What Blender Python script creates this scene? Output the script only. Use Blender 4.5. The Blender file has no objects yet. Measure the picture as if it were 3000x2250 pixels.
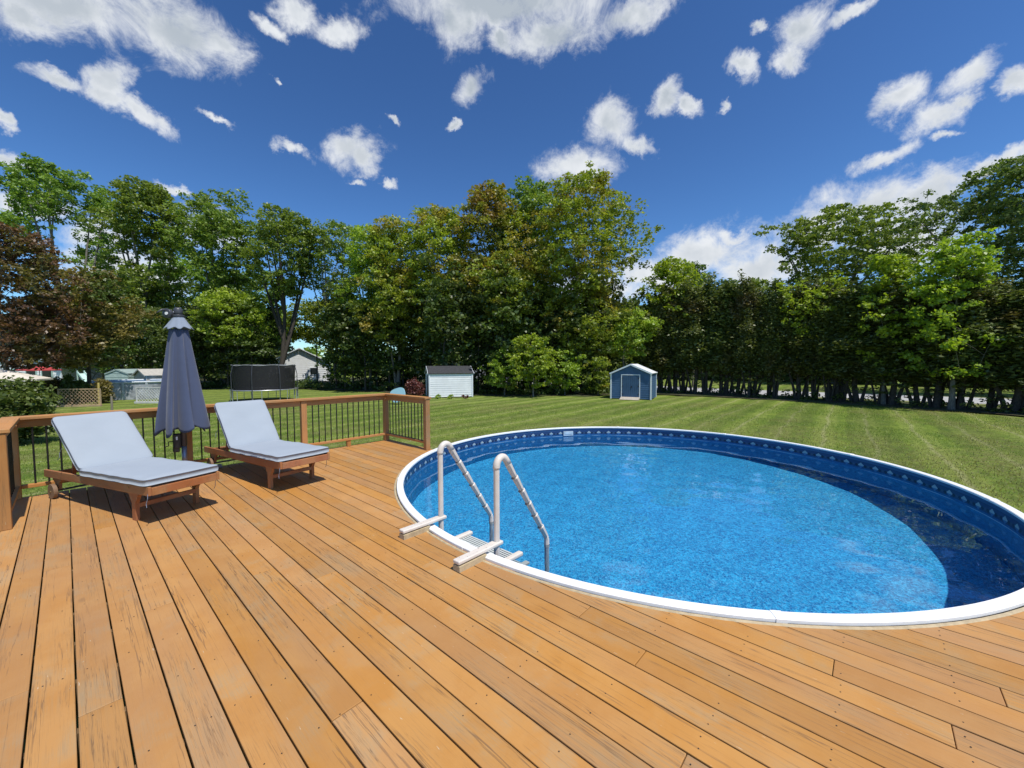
import bpy, math, random, colorsys
import numpy as np
from mathutils import Vector, Matrix
random.seed(7)
PI = math.pi; R = math.radians
sc = bpy.context.scene
col = sc.collection

# ---------------------------------------------------------------- camera, world, sun, exposure
F_PX, PITCH, ROLL, CAM_H = 1175.0, -0.0512, 0.0028, 1.55
cr, sr = math.cos(ROLL), math.sin(ROLL); cp, sp = math.cos(PITCH), math.sin(PITCH)
M1 = Matrix(((cr, 0, sr), (0, 1, 0), (-sr, 0, cr))); M2 = Matrix(((1, 0, 0), (0, cp, -sp), (0, sp, cp)))
MR = M2 @ M1
cam = bpy.data.cameras.new('camera'); cam_o = bpy.data.objects.new('camera', cam); col.objects.link(cam_o)
rt, up, bk = MR @ Vector((1, 0, 0)), MR @ Vector((0, 0, 1)), MR @ Vector((0, -1, 0))
cam_o.matrix_world = Matrix(((rt.x, up.x, bk.x, 0), (rt.y, up.y, bk.y, 0), (rt.z, up.z, bk.z, CAM_H), (0, 0, 0, 1)))
cam.sensor_width = 36.0; cam.lens = F_PX / 3000 * 36; cam.clip_start = 0.05; cam.clip_end = 3000
sc.camera = cam_o

SUN_EL = R(64.5); SUN_DIR = Vector((0.70, -0.714, 0)).normalized()        # horizontal direction TO the sun
to_sun = Vector((SUN_DIR.x * math.cos(SUN_EL), SUN_DIR.y * math.cos(SUN_EL), math.sin(SUN_EL)))
sun = bpy.data.lights.new('sun', 'SUN'); sun.energy = 4.9; sun.angle = R(0.53); sun.color = (1.0, 0.95, 0.86)
sun_o = bpy.data.objects.new('sun', sun); col.objects.link(sun_o)
sun_o.rotation_euler = (-to_sun).to_track_quat('-Z', 'Y').to_euler(); sun_o.location = (10, -10, 30)
sun.cycles.is_caustics_light = True

def raydir(px, py):
    return (MR @ Vector(((px - 1500) / F_PX, 1, -(py - 1125) / F_PX)))
def at(px, depth, z=-0.9):
    d = raydir(px, 1125); return Vector((d.x / d.y * depth, depth, z))
def zpx(px, py, depth):
    d = raydir(px, py); return CAM_H + d.z / d.y * depth

world = bpy.data.worlds.new('World'); sc.world = world; world.use_nodes = True
def build_world():
    nt = world.node_tree; N = nt.nodes; L = nt.links; N.clear()
    out = N.new('ShaderNodeOutputWorld')
    sky = N.new('ShaderNodeTexSky'); sky.sky_type = 'NISHITA'; sky.sun_disc = False
    sky.sun_elevation = SUN_EL; sky.sun_rotation = math.atan2(SUN_DIR.x, SUN_DIR.y)
    sky.altitude = 200; sky.air_density = 1.0; sky.dust_density = 0.25; sky.ozone_density = 2.6
    bg = N.new('ShaderNodeBackground'); bg.inputs['Strength'].default_value = 0.10
    gm = N.new('ShaderNodeGamma'); gm.inputs[1].default_value = 1.35; L.new(sky.outputs[0], gm.inputs[0])
    tint = N.new('ShaderNodeMix'); tint.data_type = 'RGBA'; tint.blend_type = 'MULTIPLY'; tint.inputs['Factor'].default_value = 1.0
    L.new(gm.outputs[0], tint.inputs['A']); tint.inputs['B'].default_value = (.49, .67, .80, 1)          # a clear dry northern sky
    L.new(tint.outputs['Result'], bg.inputs['Color'])
    tc = N.new('ShaderNodeTexCoord'); D = tc.outputs['Generated']
    def math_(op, a, b=None, clamp=False):
        n = N.new('ShaderNodeMath'); n.operation = op; n.use_clamp = clamp
        for i, v in enumerate((a, b)):
            if v is None: continue
            if isinstance(v, (int, float)): n.inputs[i].default_value = v
            else: L.new(v, n.inputs[i])
        return n.outputs[0]
    def noise(vec, scale, det, rough, dist=0.0):
        n = N.new('ShaderNodeTexNoise'); n.inputs['Scale'].default_value = scale; n.inputs['Detail'].default_value = det
        n.inputs['Roughness'].default_value = rough; n.inputs['Distortion'].default_value = dist
        L.new(vec, n.inputs['Vector']); return n
    def rng(v, a, b, c=0.0, d=1.0, smooth=True):
        n = N.new('ShaderNodeMapRange'); n.interpolation_type = 'SMOOTHSTEP' if smooth else 'LINEAR'
        L.new(v, n.inputs[0])
        for i, x in zip((1, 2, 3, 4), (a, b, c, d)): n.inputs[i].default_value = x
        return n.outputs[0]
    # ragged edges: the direction is shaken by noise before the cloud shapes are looked up
    nz = noise(D, 11.0, 6, 0.66)
    sub = N.new('ShaderNodeVectorMath'); sub.operation = 'SUBTRACT'; L.new(nz.outputs['Color'], sub.inputs[0]); sub.inputs[1].default_value = (.5, .5, .5)
    mad = N.new('ShaderNodeVectorMath'); mad.operation = 'MULTIPLY_ADD'; L.new(sub.outputs[0], mad.inputs[0]); mad.inputs[1].default_value = (.085, .085, .085); L.new(D, mad.inputs[2])
    W = mad.outputs[0]
    # cloud bodies: (photo x, y of the direction, half width, half height, tilt) -> direction on the sky
    BL = [(160, 10, 330, 105, 6), (520, 80, 240, 105, 14), (650, 130, 110, 70, 20), (60, 60, 120, 60, 10),
          (175, 230, 130, 26, 12), (330, 225, 75, 62, 35), (430, 320, 100, 30, 40), (330, 270, 90, 40, 20),
          (870, 40, 85, 48, 20), (985, 95, 78, 50, 0), (800, 75, 50, 28, 30),
          (1480, 10, 400, 85, 0), (1320, 60, 95, 95, 10), (1620, 95, 170, 70, -10), (1860, 40, 150, 60, -25), (1480, 110, 50, 50, 0),
          (1385, 265, 62, 52, -30), (1330, 360, 22, 14, 0), (1020, 440, 100, 60, -8), (1060, 470, 60, 40, 10), (860, 432, 58, 20, 15),
          (1150, 350, 26, 12, 40), (1690, 485, 122, 64, -5), (1790, 355, 92, 78, 10), (1870, 415, 62, 30, 25), (1950, 290, 48, 46, -35), (2005, 325, 30, 48, -60),
          (2120, 312, 26, 20, -30), (2370, 80, 110, 70, -45), (2320, 165, 60, 45, -50), (2500, 30, 90, 26, -35), (2175, 195, 40, 48, -60), (2240, 70, 40, 26, -30),
          (2630, 290, 100, 52, -20), (2740, 345, 110, 48, -12), (2840, 230, 120, 40, -35), (2810, 300, 90, 26, -25), (2960, 250, 60, 46, -25), (2790, 395, 60, 18, -15),
          (2590, 465, 120, 30, -22), (2080, 740, 190, 72, -8), (2230, 790, 160, 70, 0), (2400, 650, 160, 80, -25), (2560, 600, 160, 80, -20), (2720, 560, 170, 60, -22),
          (2900, 490, 190, 26, -24), (2640, 700, 200, 120, -10), (3080, 430, 120, 30, -20), (2150, 690, 70, 24, 0),
          (30, 470, 70, 30, 20), (20, 355, 30, 26, 10), (90, 610, 130, 42, -5), (290, 690, 140, 70, -8), (500, 560, 80, 15, 22), (620, 680, 130, 60, 15), (390, 790, 250, 70, 0),
          (640, 355, 56, 14, 18), (800, 240, 20, 10, 35), (1900, 800, 120, 60, 0), (1750, 850, 200, 60, 0), (1050, 520, 30, 12, 10), (1140, 530, 26, 14, 20)]
    acc = None
    for (x, y, hw, hh, tilt) in BL:
        c = raydir(x, y).normalized(); e1 = (raydir(x + 20 * math.cos(R(tilt)), y + 20 * math.sin(R(tilt))).normalized() - c)
        r1 = hw / 20 * e1.length; e1 = e1.normalized()
        e2r = raydir(x - 20 * math.sin(R(tilt)), y + 20 * math.cos(R(tilt))).normalized() - c
        r2 = hh / 20 * e2r.length
        e3 = c; e2 = e3.cross(e1).normalized()
        m = Matrix((e1, e2, e3)).transposed()
        mp = N.new('ShaderNodeMapping'); mp.vector_type = 'TEXTURE'
        mp.inputs['Location'].default_value = c; mp.inputs['Rotation'].default_value = m.to_euler('XYZ'); mp.inputs['Scale'].default_value = (r1, r2, 0.8)
        L.new(W, mp.inputs['Vector'])
        ln = N.new('ShaderNodeVectorMath'); ln.operation = 'LENGTH'; L.new(mp.outputs[0], ln.inputs[0])
        if acc is None: acc = ln.outputs['Value']
        else:
            s = N.new('ShaderNodeMath'); s.operation = 'SMOOTH_MIN'; L.new(acc, s.inputs[0]); L.new(ln.outputs['Value'], s.inputs[1]); s.inputs[2].default_value = 0.22
            acc = s.outputs[0]
    body = math_('SUBTRACT', 1.0, acc)
    # open sky round the rest of the dome carries scattered fair-weather clouds of the same kind
    sep = N.new('ShaderNodeSeparateXYZ'); L.new(D, sep.inputs[0])
    zc = math_('ADD', math_('MAXIMUM', sep.outputs['Z'], 0.0), 0.12)
    pxy = N.new('ShaderNodeCombineXYZ'); L.new(math_('DIVIDE', sep.outputs['X'], zc), pxy.inputs[0]); L.new(math_('DIVIDE', sep.outputs['Y'], zc), pxy.inputs[1])
    far = noise(pxy.outputs[0], 1.1, 4, 0.55)
    outside = rng(sep.outputs['Y'], 0.10, 0.42, 1.0, 0.0)
    scat = math_('MULTIPLY', math_('SUBTRACT', far.outputs['Fac'], 0.58), math_('MULTIPLY', outside, 3.0))
    scat = math_('ADD', scat, math_('MULTIPLY', math_('SUBTRACT', outside, 1.0), 2.0))
    fld = math_('MAXIMUM', body, scat)
    det = noise(D, 15.0, 8, 0.72, 0.4)
    fld2 = math_('ADD', fld, math_('MULTIPLY', math_('SUBTRACT', det.outputs['Fac'], 0.5), 1.75))
    alpha = rng(fld2, -0.16, 0.78)
    up_ = rng(sep.outputs['Z'], 0.0, 0.03); alpha = math_('MULTIPLY', alpha, up_)
    # cloud tone: thick undersides go grey, rims stay white
    thick = rng(fld, 0.15, .9)
    tone = noise(D, 6.0, 5, 0.6)
    high = rng(sep.outputs['Z'], .38, .66, .62, 1.3)
    greyf = math_('MULTIPLY', math_('MULTIPLY', thick, rng(tone.outputs['Fac'], 0.32, 0.62)), high, clamp=True)
    mixc = N.new('ShaderNodeMix'); mixc.data_type = 'RGBA'; L.new(greyf, mixc.inputs['Factor'])
    mixc.inputs['A'].default_value = (0.86, 0.89, 0.93, 1); mixc.inputs['B'].default_value = (0.47, 0.53, 0.60, 1)
    bgc = N.new('ShaderNodeBackground'); L.new(mixc.outputs['Result'], bgc.inputs['Color']); bgc.inputs['Strength'].default_value = 0.98
    mx = N.new('ShaderNodeMixShader'); L.new(alpha, mx.inputs[0]); L.new(bg.outputs[0], mx.inputs[1]); L.new(bgc.outputs[0], mx.inputs[2])
    L.new(mx.outputs[0], out.inputs['Surface'])
build_world()
world.cycles.sampling_method = 'MANUAL'; world.cycles.sample_map_resolution = 512

sc.view_settings.view_transform = 'Standard'; sc.view_settings.look = 'None'
sc.view_settings.exposure = 0.0; sc.view_settings.gamma = 1.0; sc.view_settings.use_curve_mapping = False
sc.render.engine = 'CYCLES'
sc.cycles.use_denoising = True; sc.cycles.max_bounces = 10; sc.cycles.transparent_max_bounces = 12
sc.cycles.diffuse_bounces = 3; sc.cycles.glossy_bounces = 3; sc.cycles.transmission_bounces = 6; sc.cycles.sample_clamp_indirect = 4.0
sc.cycles.use_adaptive_sampling = False

# ---------------------------------------------------------------- helpers
class MB:
    def __init__(s): s.v = []; s.f = []; s.sm = False
    def add(s, vs, fs):
        n = len(s.v); s.v += [tuple(v) for v in vs]; s.f += [tuple(i + n for i in f) for f in fs]; return s
    def box(s, c, d, m=None):
        hx, hy, hz = d[0] / 2, d[1] / 2, d[2] / 2
        vs = [Vector((c[0] + x * hx, c[1] + y * hy, c[2] + z * hz)) for z in (-1, 1) for y in (-1, 1) for x in (-1, 1)]
        if m is not None: vs = [m @ v for v in vs]
        return s.add(vs, [(0, 2, 3, 1), (4, 5, 7, 6), (0, 1, 5, 4), (2, 6, 7, 3), (0, 4, 6, 2), (1, 3, 7, 5)])
    def bar(s, p, q, w, h, upv=(0, 0, 1)):
        p, q = Vector(p), Vector(q); d = (q - p).normalized(); u = Vector(upv)
        if abs(d.dot(u)) > .98: u = Vector((0, 1, 0))
        a = d.cross(u).normalized(); b = a.cross(d).normalized()
        vs = [e + a * (x * w / 2) + b * (y * h / 2) for e in (p, q) for x, y in ((-1, -1), (1, -1), (1, 1), (-1, 1))]
        return s.add(vs, [(3, 2, 1, 0), (4, 5, 6, 7), (0, 1, 5, 4), (1, 2, 6, 5), (2, 3, 7, 6), (3, 0, 4, 7)])
    def tube(s, pts, r, n=8, cap=True, sq=1.0):
        pts = [Vector(p) for p in pts]; rs = r if isinstance(r, (list, tuple)) else [r] * len(pts)
        base = len(s.v); ref = None
        for i, p in enumerate(pts):
            t = (pts[min(i + 1, len(pts) - 1)] - pts[max(i - 1, 0)]).normalized()
            if ref is None:
                ref = t.orthogonal().normalized() if abs(t.z) < .9 else (Vector((0, 1, 0)) - t * t.y).normalized()
            a = (ref - t * ref.dot(t)).normalized(); ref = a; b = t.cross(a)
            for k in range(n):
                an = 2 * PI * (k + .5) / n
                s.v.append(tuple(p + (a * math.cos(an) + b * math.sin(an) * sq) * rs[i]))
        for i in range(len(pts) - 1):
            for k in range(n):
                k2 = (k + 1) % n
                s.f.append((base + i * n + k, base + i * n + k2, base + (i + 1) * n + k2, base + (i + 1) * n + k))
        if cap:
            s.f.append(tuple(base + k for k in reversed(range(n)))); s.f.append(tuple(base + (len(pts) - 1) * n + k for k in range(n)))
        return s
    def prism(s, poly, z0, z1, m=None):
        n = len(poly); vs = [Vector((x, y, z0)) for x, y in poly] + [Vector((x, y, z1)) for x, y in poly]
        if m is not None: vs = [m @ v for v in vs]
        return s.add(vs, [tuple(reversed(range(n))), tuple(range(n, 2 * n))] + [(i, (i + 1) % n, n + (i + 1) % n, n + i) for i in range(n)])
    def mesh(s, name):
        me = bpy.data.meshes.new(name); me.from_pydata(s.v, [], s.f); me.update(); return me
    def build(s, name, mat, parent=None, smooth=False, bevel=0.0, seg=2):
        return link(name, s.mesh(name), mat, parent, smooth, bevel, seg)
def link(name, me, mat, parent=None, smooth=False, bevel=0.0, seg=2):
    if mat is not None and not me.materials: me.materials.append(mat)
    if smooth: me.shade_smooth()
    o = bpy.data.objects.new(name, me); col.objects.link(o)
    if parent is not None: o.parent = parent
    if bevel > 0:
        b = o.modifiers.new('bevel', 'BEVEL'); b.width = bevel; b.segments = seg; b.limit_method = 'ANGLE'; b.angle_limit = R(35)
    return o
def tag(o, label=None, cat=None, group=None, kind=None):
    if label: o['label'] = label
    if cat: o['category'] = cat
    if group: o['group'] = group
    if kind: o['kind'] = kind
    return o
def empty(name, loc=(0, 0, 0), rz=0.0):
    o = bpy.data.objects.new(name, None); col.objects.link(o); o.location = loc; o.rotation_euler = (0, 0, rz); o.empty_display_size = .2; return o
KIDS = {}
def copy_tree(o, parent=None):
    c = o.copy(); col.objects.link(c)
    if parent is not None: c.parent = parent
    for ch in list(o.children): copy_tree(ch, c)
    return c
def fast_mesh(name, V, Q, mat, smooth=False):
    me = bpy.data.meshes.new(name); V = np.asarray(V, np.float32); Q = np.asarray(Q, np.int32)
    k = Q.shape[1]
    me.vertices.add(len(V)); me.vertices.foreach_set('co', V.ravel())
    me.loops.add(Q.size); me.loops.foreach_set('vertex_index', Q.ravel())
    me.polygons.add(len(Q)); me.polygons.foreach_set('loop_start', np.arange(0, Q.size, k, dtype=np.int32)); me.polygons.foreach_set('loop_total', np.full(len(Q), k, np.int32))
    me.update(); me.validate(); me.materials.append(mat)
    if smooth: me.shade_smooth()
    return me

# ---------------------------------------------------------------- materials
class Mat:
    def __init__(s, name):
        s.m = bpy.data.materials.new(name); s.m.use_nodes = True; s.N = s.m.node_tree.nodes; s.L = s.m.node_tree.links
        s.b = s.N['Principled BSDF']; s.out = s.N['Material Output']
    def set(s, **k):
        for a, v in k.items(): s.b.inputs[a.replace('_', ' ')].default_value = v
        return s
    def n(s, t, **k):
        x = s.N.new('ShaderNode' + t)
        for a, v in k.items(): setattr(x, a, v)
        return x
    def coord(s, kind='Object', scale=(1, 1, 1), loc=None):
        tc = s.n('TexCoord'); mp = s.n('Mapping'); mp.inputs['Scale'].default_value = scale
        s.L.new(tc.outputs[kind], mp.inputs[0])
        if loc is not None: s.L.new(loc, mp.inputs['Location'])
        return mp.outputs[0]
    def noise(s, vec, scale=1, det=4, rough=.5, dist=0):
        x = s.n('TexNoise'); x.inputs['Scale'].default_value = scale; x.inputs['Detail'].default_value = det
        x.inputs['Roughness'].default_value = rough; x.inputs['Distortion'].default_value = dist
        if vec is not None: s.L.new(vec, x.inputs['Vector'])
        return x.outputs['Fac']
    def rng(s, v, a, b, c=0., d=1.):
        x = s.n('MapRange'); x.interpolation_type = 'SMOOTHSTEP'; s.L.new(v, x.inputs[0])
        for i, q in zip((1, 2, 3, 4), (a, b, c, d)): x.inputs[i].default_value = q
        return x.outputs[0]
    def math(s, op, a, b=None, c=None, clamp=False):
        x = s.n('Math'); x.operation = op; x.use_clamp = clamp
        for i, q in enumerate((a, b, c)):
            if q is None: continue
            if isinstance(q, (int, float)): x.inputs[i].default_value = q
            else: s.L.new(q, x.inputs[i])
        return x.outputs[0]
    def mix(s, f, a, b, mode='MIX'):
        x = s.n('Mix'); x.data_type = 'RGBA'; x.blend_type = mode
        for nm, q in (('Factor', f), ('A', a), ('B', b)):
            if isinstance(q, (int, float)): x.inputs[nm].default_value = q
            elif isinstance(q, (tuple, list)): x.inputs[nm].default_value = (*q[:3], 1)
            else: s.L.new(q, x.inputs[nm])
        return x.outputs['Result']
    def color(s, c): s.L.new(c, s.b.inputs['Base Color']); return s
    def bump(s, h, strength=.3, dist=.01):
        x = s.n('Bump'); x.inputs['Strength'].default_value = strength; x.inputs['Distance'].default_value = dist
        s.L.new(h, x.inputs['Height']); s.L.new(x.outputs[0], s.b.inputs['Normal']); return s

def plain(name, c, rough=.6, var=.12, scale=6, metal=0., bump=0.0, spec=.5):
    m = Mat(name); m.set(Roughness=rough, Metallic=metal); m.b.inputs['Specular IOR Level'].default_value = spec
    f = m.noise(m.coord(), scale, 5, .6)
    m.color(m.mix(m.rng(f, .3, .7), tuple(x * (1 - var) for x in c), tuple(min(1, x * (1 + var)) for x in c)))
    if bump: m.bump(m.noise(m.coord(), scale * 8, 3), bump, .004)
    return m.m

def deck_wood(name, base=(.475, .240, .073), lo=(.35, .225, .105), axis=0):
    m = Mat(name); m.set(Roughness=.62); m.b.inputs['Specular IOR Level'].default_value = .3
    oi = m.n('ObjectInfo'); off = m.n('CombineXYZ'); r = oi.outputs['Random']
    for i, k in enumerate((37., 91., 13.)): m.L.new(m.math('MULTIPLY', r, k), off.inputs[i])
    st = (1, 1, 1)
    def sc_(l, w): return (l, w, w) if axis == 0 else ((w, l, w) if axis == 1 else (w, w, l))
    v = m.coord('Object', sc_(1, 1), off.outputs[0])
    # wandering the lookup a little keeps the grain from running dead straight
    g0 = m.coord('Object', sc_(.45, 13), off.outputs[0])
    grain = m.noise(g0, 5.5, 6, .66, .35)
    fine = m.noise(m.coord('Object', sc_(1.1, 60), off.outputs[0]), 5, 4, .6)
    blotch = m.noise(v, 3.2, 5, .6, .2)
    big = m.noise(v, 1.1, 2, .5)
    c = m.mix(m.rng(blotch, .36, .66), base, tuple(x * y for x, y in zip(base, (.93, .86, .72))))
    worn = m.math('MULTIPLY', m.rng(big, .5, .68), m.rng(grain, .42, .60))
    c = m.mix(m.math('MULTIPLY', worn, .62), c, lo)
    patch_ = m.math('MULTIPLY', m.rng(m.noise(v, 2.1, 5, .65, .4), .50, .66), m.rng(fine, .3, .6)); c = m.mix(m.math('MULTIPLY', patch_, .58), c, (.37, .27, .15))
    c = m.mix(m.math('MULTIPLY', m.rng(fine, .52, .70), .22), c, (.22, .13, .06))
    # dark checks: thin level lines of a long stretched noise, only here and there
    ck = m.noise(m.coord('Object', sc_(.20, 8), off.outputs[0]), 2.4, 5, .60, .25)
    line = m.rng(m.math('ABSOLUTE', m.math('SUBTRACT', ck, .5)), .002, .013, 1., 0.)
    gate = m.rng(m.noise(m.coord('Object', sc_(.7, 5), off.outputs[0]), 1.7, 3, .6), .44, .58)
    c = m.mix(m.math('MULTIPLY', m.math('MULTIPLY', line, gate), .66), c, (.15, .09, .05))
    tan = m.rng(m.noise(m.coord('Object', sc_(.5, 2.2), off.outputs[0]), 1.3, 4, .6), .46, .62); c = m.mix(m.math('MULTIPLY', tan, .42), c, (.395, .205, .082))
    ck2 = m.noise(m.coord('Object', sc_(.25, 14), off.outputs[0]), 3.6, 4, .6, .2)
    line2 = m.math('MULTIPLY', m.rng(m.math('ABSOLUTE', m.math('SUBTRACT', ck2, .47)), .0, .012, 1., 0.), m.rng(big, .45, .62))
    c = m.mix(m.math('MULTIPLY', line2, .58), c, (.14, .09, .05))
    # knots
    vo = m.n('TexVoronoi'); vo.feature = 'F1'; vo.inputs['Scale'].default_value = 1.0
    m.L.new(m.coord('Object', sc_(1.6, 4.2), off.outputs[0]), vo.inputs['Vector'])
    kn = m.rng(m.math('ADD', vo.outputs['Distance'], m.math('MULTIPLY', grain, .12)), .085, .15, 1., 0.)
    kn = m.math('MULTIPLY', kn, m.rng(m.noise(v, 1.9, 1), .5, .58))
    c = m.mix(m.math('MULTIPLY', kn, .6), c, (.15, .10, .06))
    # flecks of bare pale wood where the stain has lifted
    fl = m.rng(m.noise(m.coord('Object', sc_(3, 30), off.outputs[0]), 3.3, 4, .65), .70, .73)
    c = m.mix(m.math('MULTIPLY', fl, .8), c, (.60, .52, .38))
    hv = m.n('HueSaturation'); m.L.new(c, hv.inputs['Color'])
    m.L.new(m.rng(r, 0, 1, .90, 1.06), hv.inputs['Value']); m.L.new(m.rng(m.math('FRACT', m.math('MULTIPLY', r, 7.3)), 0, 1, .95, 1.03), hv.inputs['Saturation'])
    m.color(hv.outputs[0])
    h = m.math('SUBTRACT', m.math('ADD', m.math('MULTIPLY', grain, .5), m.math('MULTIPLY', fine, .4)), m.math('MULTIPLY', m.math('MULTIPLY', line, gate), 1.2))
    m.bump(h, .35, .004)
    return m.m

DECK = deck_wood('deck_wood')
RAILW = deck_wood('rail_wood', (.50, .235, .075), (.38, .20, .08))
RAILV = deck_wood('post_wood', (.48, .22, .068), (.36, .19, .075), axis=2)
TEAK = deck_wood('teak_wood', (.36, .135, .055), (.27, .11, .05))
TEAKV = deck_wood('teak_leg_wood', (.36, .135, .055), (.27, .11, .05), axis=2)
BLACK = plain('black_metal', (.012, .012, .013), .35)
WHITEP = plain('white_resin', (.83, .84, .84), .38, .03)
CREAM = plain('cream_plastic', (.66, .60, .53), .45, .05, 14)
CREAMG = plain('grey_step_plastic', (.52, .55, .53), .5, .05)
SHIM = plain('bare_wood_block', (.45, .36, .22), .7, .15, 20)
BRASS = plain('brass_screw', (.5, .4, .25), .35, metal=1.)
GREYM = plain('grey_aluminium', (.32, .33, .36), .35, .06, metal=.6)
DARKM = plain('dark_grey_metal', (.05, .052, .06), .4)
JOIST = plain('joist_wood', (.16, .10, .05), .8, .2)
RUBBER = plain('brown_wheel', (.20, .12, .07), .6)

def fabric(name, c, sheen=.2, scale=500):
    m = Mat(name); m.set(Roughness=.85); m.b.inputs['Specular IOR Level'].default_value = .2
    m.b.inputs['Sheen Weight'].default_value = sheen
    v = m.coord(); w = m.noise(v, 260, 2, .6); b = m.noise(v, 2.2, 4, .6)
    cc = m.mix(m.rng(b, .3, .7), tuple(x * .95 for x in c), c)
    cc = m.mix(m.math('MULTIPLY', m.rng(w, .4, .7), .16), cc, tuple(x * .7 for x in c))
    m.color(cc); m.bump(m.math('ADD', m.math('MULTIPLY', w, .12), m.noise(v, 9, 3, .5)), .25, .01)
    return m.m
CUSH = fabric('pale_blue_fabric', (.335, .378, .425))
PIPING = fabric('piping_fabric', (.16, .18, .24))
UMB = fabric('slate_blue_canopy', (.070, .088, .150))
UMBV = fabric('canopy_vent_cloth', (.24, .28, .35))

def leaf_mat(name, a, b, c=None, trans=.45, spread=.5):
    """leaf colour varies leaf by leaf and bough by bough (hue of the leaves themselves)"""
    m = Mat(name); N, L = m.N, m.L
    g = m.n('NewGeometry'); r = g.outputs['Random Per Island']
    v = m.coord('Object'); bn = m.noise(v, .55, 3, .6)
    f = m.math('ADD', m.math('MULTIPLY', r, spread), m.math('MULTIPLY', m.rng(bn, .3, .7), 1 - spread))
    cc = m.mix(f, a, b)
    if c is not None:
        cc = m.mix(m.rng(m.noise(v, .33, 3, .55), .50, .60), cc, m.mix(r, c, tuple(x * .7 for x in c)))
    oi = m.n('ObjectInfo'); hs = m.n('HueSaturation'); L.new(cc, hs.inputs['Color'])
    L.new(m.rng(oi.outputs['Random'], 0, 1, .485, .512), hs.inputs['Hue']); L.new(m.rng(oi.outputs['Random'], 0, 1, .95, 1.22), hs.inputs['Value'])
    cc = hs.outputs[0]
    d = m.n('BsdfDiffuse'); t = m.n('BsdfTranslucent'); gl = m.n('BsdfGlossy'); gl.inputs['Roughness'].default_value = .45
    L.new(cc, d.inputs[0])
    tc = m.mix(1.0, cc, (1.25, 1.3, .55), 'MULTIPLY'); L.new(tc, t.inputs[0]); gl.inputs[0].default_value = (.9, .9, .9, 1)
    x = m.n('MixShader'); x.inputs[0].default_value = trans; L.new(d.outputs[0], x.inputs[1]); L.new(t.outputs[0], x.inputs[2])
    y = m.n('MixShader'); y.inputs[0].default_value = .035; L.new(x.outputs[0], y.inputs[1]); L.new(gl.outputs[0], y.inputs[2])
    L.new(y.outputs[0], m.out.inputs[0]); N.remove(m.b)
    return m.m
LEAF = {
 'ash': leaf_mat('spring_green_leaves', (.105, .180, .028), (.250, .345, .055), trans=.38),
 'yellow': leaf_mat('yellow_green_leaves', (.150, .225, .024), (.385, .470, .048), trans=.38),
 'mix': leaf_mat('yellow_green_russet_leaves', (.135, .205, .024), (.365, .440, .048), (.36, .32, .05), trans=.38),
 'russet': leaf_mat('russet_green_leaves', (.165, .200, .028), (.330, .355, .048), (.33, .25, .05), trans=.38),
 'bright': leaf_mat('bright_maple_leaves', (.150, .250, .024), (.370, .480, .045), trans=.42),
 'dark': leaf_mat('dark_green_leaves', (.070, .115, .026), (.165, .225, .05), trans=.35),
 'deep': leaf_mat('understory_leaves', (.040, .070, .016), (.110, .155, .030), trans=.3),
 'cedar': leaf_mat('cedar_foliage', (.068, .092, .025), (.175, .205, .052), (.16, .135, .05), trans=.28),
 'purple': leaf_mat('purple_maple_leaves', (.080, .038, .024), (.185, .098, .048), (.16, .135, .04), trans=.35),
 'brown': leaf_mat('olive_brown_leaves', (.13, .10, .035), (.24, .18, .05), (.10, .14, .03), trans=.35),
 'red': leaf_mat('red_barberry_leaves', (.11, .03, .03), (.20, .07, .06), trans=.3),
 'grass': leaf_mat('grass_blades', (.10, .165, .02), (.26, .32, .06), (.30, .28, .10), trans=.3),
}
def bark(name, c):
    m = Mat(name); m.set(Roughness=.9)
    f = m.noise(m.coord('Object', (6, 6, 1.2)), 4, 6, .65); m.color(m.mix(m.rng(f, .35, .65), tuple(x * .5 for x in c), c)); m.bump(f, .6, .03); return m.m
BARK = bark('grey_bark', (.24, .22, .185)); BARKD = bark('dark_bark', (.085, .07, .055))

# ---------------------------------------------------------------- deck frame: a along the boards, b along the long rail
A0 = 2.4095
U1 = Vector((math.cos(A0), math.sin(A0), 0)); U2 = Vector((-U1.y, U1.x, 0))
def AB(a, b, z=0.0): return U1 * a + U2 * b + Vector((0, 0, z))
PC = Vector((2.077, 5.949, 0)); PR = 3.66                       # pool centre and rim radius
PCA, PCB = PC.dot(U1), PC.dot(U2)
GZ = -0.9                                                        # lawn level (deck boards are at 0)

# ================================================================ SETTING: lawn, road
def ring_sheet(name, radii, nang, zf, mat, cx, cy):
    V = []; Q = []
    for r in radii:
        for k in range(nang):
            t = 2 * PI * k / nang; x = cx + r * math.cos(t); y = cy + r * math.sin(t); V.append((x, y, zf(x, y)))
    for i in range(len(radii) - 1):
        for k in range(nang):
            k2 = (k + 1) % nang; Q.append((i * nang + k, (i + 1) * nang + k, (i + 1) * nang + k2, i * nang + k2))
    return fast_mesh(name, V, Q, mat, True)
def gz(x, y):
    d = math.hypot(x - PC.x, y - PC.y)
    w = min(1, max(0, (d - 5) / 6))
    return GZ + w * (.035 * math.sin(x * .31 + 1) * math.cos(y * .23) + .02 * math.sin(x * .9 + y * .7))
m = Mat('lawn'); m.set(Roughness=.9); m.b.inputs['Specular IOR Level'].default_value = .15
v = m.coord('Object')
rot = m.n('Mapping'); rot.inputs['Rotation'].default_value = (0, 0, -R(50)); m.L.new(v, rot.inputs[0])
wob = m.noise(v, .35, 3); sepn = m.n('SeparateXYZ'); m.L.new(rot.outputs[0], sepn.inputs[0])
yy = m.math('ADD', sepn.outputs['Y'], m.math('MULTIPLY', m.math('SUBTRACT', wob, .5), .55))
tri = m.math('PINGPONG', yy, .62)                                # mower passes about 0.6 m wide
stripe = m.rng(tri, .22, .40)
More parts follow.
